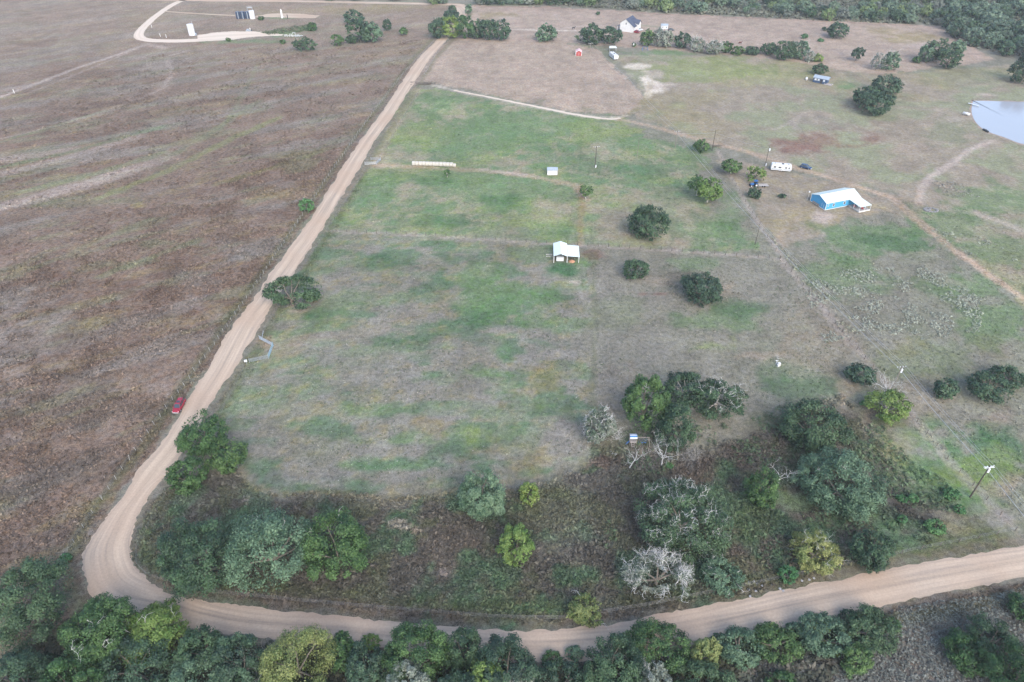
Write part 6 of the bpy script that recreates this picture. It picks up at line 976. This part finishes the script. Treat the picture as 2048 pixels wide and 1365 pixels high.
# brush pile, stones, sign bits
rg = np.random.default_rng(9); out = []
for k in range(70): a = rg.uniform(0, 6.28); p = np.array([rg.normal() * 2.6, rg.normal() * 1.0, rg.uniform(.1, .9)]); d = np.array([math.cos(a), math.sin(a) * .5, rg.uniform(-.1, .3)]) * rg.uniform(.8, 2.0); out.append((p - d, p + d, .11, .06))
t = thing('brush_pile', 'dark pile of cut branches at the pasture corner by the road', 'brush pile', g3(850, 169)); o = link('branches', seg_mesh('branches', out, M_dpost, 4), t); o['kind'] = 'stuff'
t = thing('brush_pile', 'dark debris heap beside the stout dark pole on the lane', 'brush pile', g3(1431, 293)); o = link('branches', seg_mesh('branches', [(a * .45, b * .45, c * .8, d * .8) for a, b, c, d in out[:36]], M_dpost, 4), t); o['kind'] = 'stuff'
def rock(r, seed, z=.6):
    rg = np.random.default_rng(seed); v = []; n = 7
    for u, s in ((0, .8), (.35, 1), (.75, .75)): v += [(math.cos(2 * math.pi * i / n) * r * s * rg.uniform(.8, 1.2), math.sin(2 * math.pi * i / n) * r * s * rg.uniform(.8, 1.2), r * z * u * 1.4) for i in range(n)]
    v.append((0, 0, r * z * 1.25)); return MB().add(v, [(j * n + i, j * n + (i + 1) % n, (j + 1) * n + (i + 1) % n, (j + 1) * n + i) for j in range(2) for i in range(n)] + [(2 * n + i, 2 * n + (i + 1) % n, 3 * n) for i in range(n)])
t = thing('fire_ring', 'ring of grey stones right of the blue house', 'fire ring', g3(1862, 421))
sm = [rock(.55, k).mesh('stone', M_stone) for k in range(4)]
for k in range(14): a = 2 * math.pi * k / 14; link('stone', sm[k % 4], t, (math.cos(a) * 2.3, math.sin(a) * 1.7, 0), a)
for k in range(5): link('stone', sm[k % 4], t, (rg.normal() * .9, rg.normal() * .6, 0), k)
rm_ = [rock(.28, 30 + k, .4).mesh('rubble', M_conc) for k in range(3)]
for k, (px, py) in enumerate(((1498, 1166), (1507, 1163), (1515, 1168), (1524, 1172), (1497, 1180), (1512, 1183), (1545, 1170), (1560, 1178), (1566, 1182), (1604, 1162), (1618, 1160), (1628, 1157), (1500, 1193))):
    o = link('broken_stone', rm_[k % 3], None, g3(px, py), k); tag(o, 'pale chunk of rubble on the road verge below the yellow-green tree', 'rubble', 'pale rubble on the verge')
t = thing('fallen_board', 'pale straight board propped in the brush near the near power pole', 'board', g3(1876, 1002), heading((1876, 1002), (1894, 993))); MB().box((1.15, 0, .35), (2.5, .12, .10), 0, 1, -.2).build('board', M_hay, t)
t = thing('water_trough_pump', 'white well pump housing on the bare spot in the pasture', 'pump', g3(1557, 732)); MB().box((0, 0, .5), (.75, .6, 1.0), .3).build('housing', M_white, t); MB().box((-.25, -.25, .3), (.5, .5, .6), .3).build('tank', M_white, t); MB().tube([(-.5, .6, 0), (-.5, .6, 1.3), (-.9, .6, 1.4)], .08, 6).tube([(-.5, .6, 1.1), (-.2, .6, 1.6)], .06, 5).build('pipe', M_insul, t)
bare_shrub((1545, 705, 1566, 722), 'tiny pale bare bush behind the white pump housing', 71, n=8, r=.03)
bare_shrub((1215, 896, 1242, 914), 'fallen pale branch on the ground left of the playset', 73, 'fallen_branch', 'branch', n=5, r=.05)
# playset
t = thing('playset', 'wooden playset with blue and white striped canopy, slide and swings', 'playset', g3(1259, 893)); 
for sx in (0, 1.5):
    for sy in (0, 1.4): MB().box((sx, sy, 1.35), (.1, .1, 2.7)).build('post', M_wood, t)
MB().box((.75, .7, 1.2), (1.6, 1.5, .08)).build('platform', M_deck, t); MB().box((.75, 0, 1.5), (1.5, .05, .35)).build('railing', M_deck, t)
for k in range(5):
    y0, y1 = -.15 + k * .34, -.15 + (k + 1) * .34; zz = lambda y: 3.15 - abs(y - .7) * .55; MB().slab((-.1, y0, zz(y0)), (1.6, y0, zz(y0)), (1.6, y1, zz(y1)), (-.1, y1, zz(y1)), .04).build('canopy_stripe', M_canvasw if k % 2 == 0 else M_play, t)
MB().slab((-.1, .35, 1.2), (-.1, .8, 1.2), (-.95, .65, .2), (-.95, .2, .2), .06).build('slide', M_play, t)
MB().box((3.1, .7, 2.3), (3.1, .12, .14)).build('swing_beam', M_wood, t)
for sy in (-1, 1): MB().tube([(4.5, .7, 2.3), (4.8, .7 + sy * .9, 0)], .06, 5).build('leg', M_wood, t)
for x in (2.4, 3.1, 3.8): MB().box((x, .7, .5), (.45, .2, .05)).tube([(x - .2, .7, .5), (x - .2, .7, 2.25)], .015, 4).tube([(x + .2, .7, .5), (x + .2, .7, 2.25)], .015, 4).build('swing', M_play, t)
MB().tube([(.35, -.7, 0), (.35, 0, 1.2)], .05, 5).tube([(1.0, -.7, 0), (1.0, 0, 1.2)], .05, 5).box((.68, -.5, .4), (.65, .08, .06)).box((.68, -.25, .8), (.65, .08, .06)).build('ladder', M_deck, t)
# pond side things
def propane(px, py, rz, label, L=2.6, r=.5):
    t = thing('propane_tank', label, 'gas tank', g3(px, py), rz); MB().tube([(-L / 2, 0, .85), (-L / 2 + .1, 0, .85), (-L / 2 + .35, 0, .85), (L / 2 - .35, 0, .85), (L / 2 - .1, 0, .85), (L / 2, 0, .85)], [.08, .32, r, r, .32, .08], 16).build('shell', M_white, t, True); MB().tube([(0, 0, 1.3), (0, 0, 1.55)], .18, 8).build('valve_dome', M_white, t)
    for sx in (-1, 1): MB().box((sx * L * .28, 0, .2), (.15, .7, .4)).build('saddle', M_grey, t)
propane(1931.5, 231, math.radians(-50), 'white gas tank on the grass by the pond', 3.6, .6); propane(1612.5, 160.5, math.radians(70), 'white gas tank left of the navy cabin', 2.6, .6)
t = thing('dock', 'narrow pale plank dock at the left end of the pond', 'dock', g3(1936, 208), heading((1936, 208), (1950, 212))); 
for k in range(9): MB().box((.35 + k * .62, 0, .42), (.58, 1.0, .06)).build('plank', M_canvasw, t)
posts(t, [(.4, -.45), (.4, .45), (5.2, -.45), (5.2, .45)], .4, .06, M_wood)
t = thing('black_float', 'black plastic float at the near shore of the pond', 'float', g3(1965.5, 260.5), heading((1965, 260), (1975, 265))); MB().tube([(-.2, 0, .35), (.1, 0, .35), (3.4, 0, .35), (3.7, 0, .35)], [.2, .5, .5, .2], 10).build('body', M_dark, t); MB().tube([(1.7, 0, .8), (1.7, 0, 1.0)], .2, 8).build('hatch', M_dark, t)
# cattle
def cow(px, py, rz, m, label):
    t = thing('cow', label, 'cow', g3(px, py), rz); mb = MB()
    secs = [(-1.0, .34, 1.0, .30), (-.85, .62, 1.02, .62), (-.3, .72, .95, .74), (.3, .70, .97, .70), (.75, .58, 1.05, .62), (1.0, .36, 1.2, .46), (1.3, .24, 1.42, .30), (1.5, .24, 1.45, .30), (1.75, .14, 1.32, .18)]; n = 10
    v = [(x, math.sin(2 * math.pi * k / n) * w_ / 2, zc + math.cos(2 * math.pi * k / n) * hh / 2) for x, w_, zc, hh in secs for k in range(n)]
    mb.add(v, [(j * n + k, j * n + (k + 1) % n, (j + 1) * n + (k + 1) % n, (j + 1) * n + k) for j in range(len(secs) - 1) for k in range(n)] + [tuple(range(n)), tuple((len(secs) - 1) * n + k for k in range(n))])
    for x, b_ in ((-.78, -.08), (.72, .05)):
        for sy in (-1, 1): mb.tube([(x, sy * .2, .8), (x + b_, sy * .2, .42), (x, sy * .2, 0)], [.15, .08, .07], 6)
    mb.tube([(-1.0, 0, 1.2), (-1.12, 0, .8), (-1.1, 0, .5)], [.05, .03, .05], 5)
    for sy in (-1, 1): mb.tube([(1.35, sy * .1, 1.55), (1.3, sy * .32, 1.58)], [.06, .02], 5)
    mb.build('body', m, t, True); return t
cow(1480, 88, .2, M_cowr, 'red-brown cow in the field above the hedgerow'); cow(1387, 81, 1.3, M_cowb, 'black cow at the right of the dark round hedgerow oak'); cow(1147, 58.5, .3, M_cowb, 'black cow on the farm drive')

# ------------------------------------------------------------------ air
HAZE = 0.00012
hz_ = MB().box((0, 350, 60.5), (1500, 1300, 123)).build('haze', M_white); hm = bpy.data.materials.new('thin_evening_haze'); hm.use_nodes = True; nt = hm.node_tree; nt.nodes.remove(nt.nodes['Principled BSDF'])
pv = nt.nodes.new('ShaderNodeVolumePrincipled'); pv.inputs['Color'].default_value = (.90, .93, .97, 1); pv.inputs['Density'].default_value = HAZE; pv.inputs['Anisotropy'].default_value = .1
nt.links.new(pv.outputs[0], nt.nodes['Material Output'].inputs['Volume']); hz_.data.materials.clear(); hz_.data.materials.append(hm); tag(hz_, 'thin pale haze over the fields', 'haze', None, 'stuff')
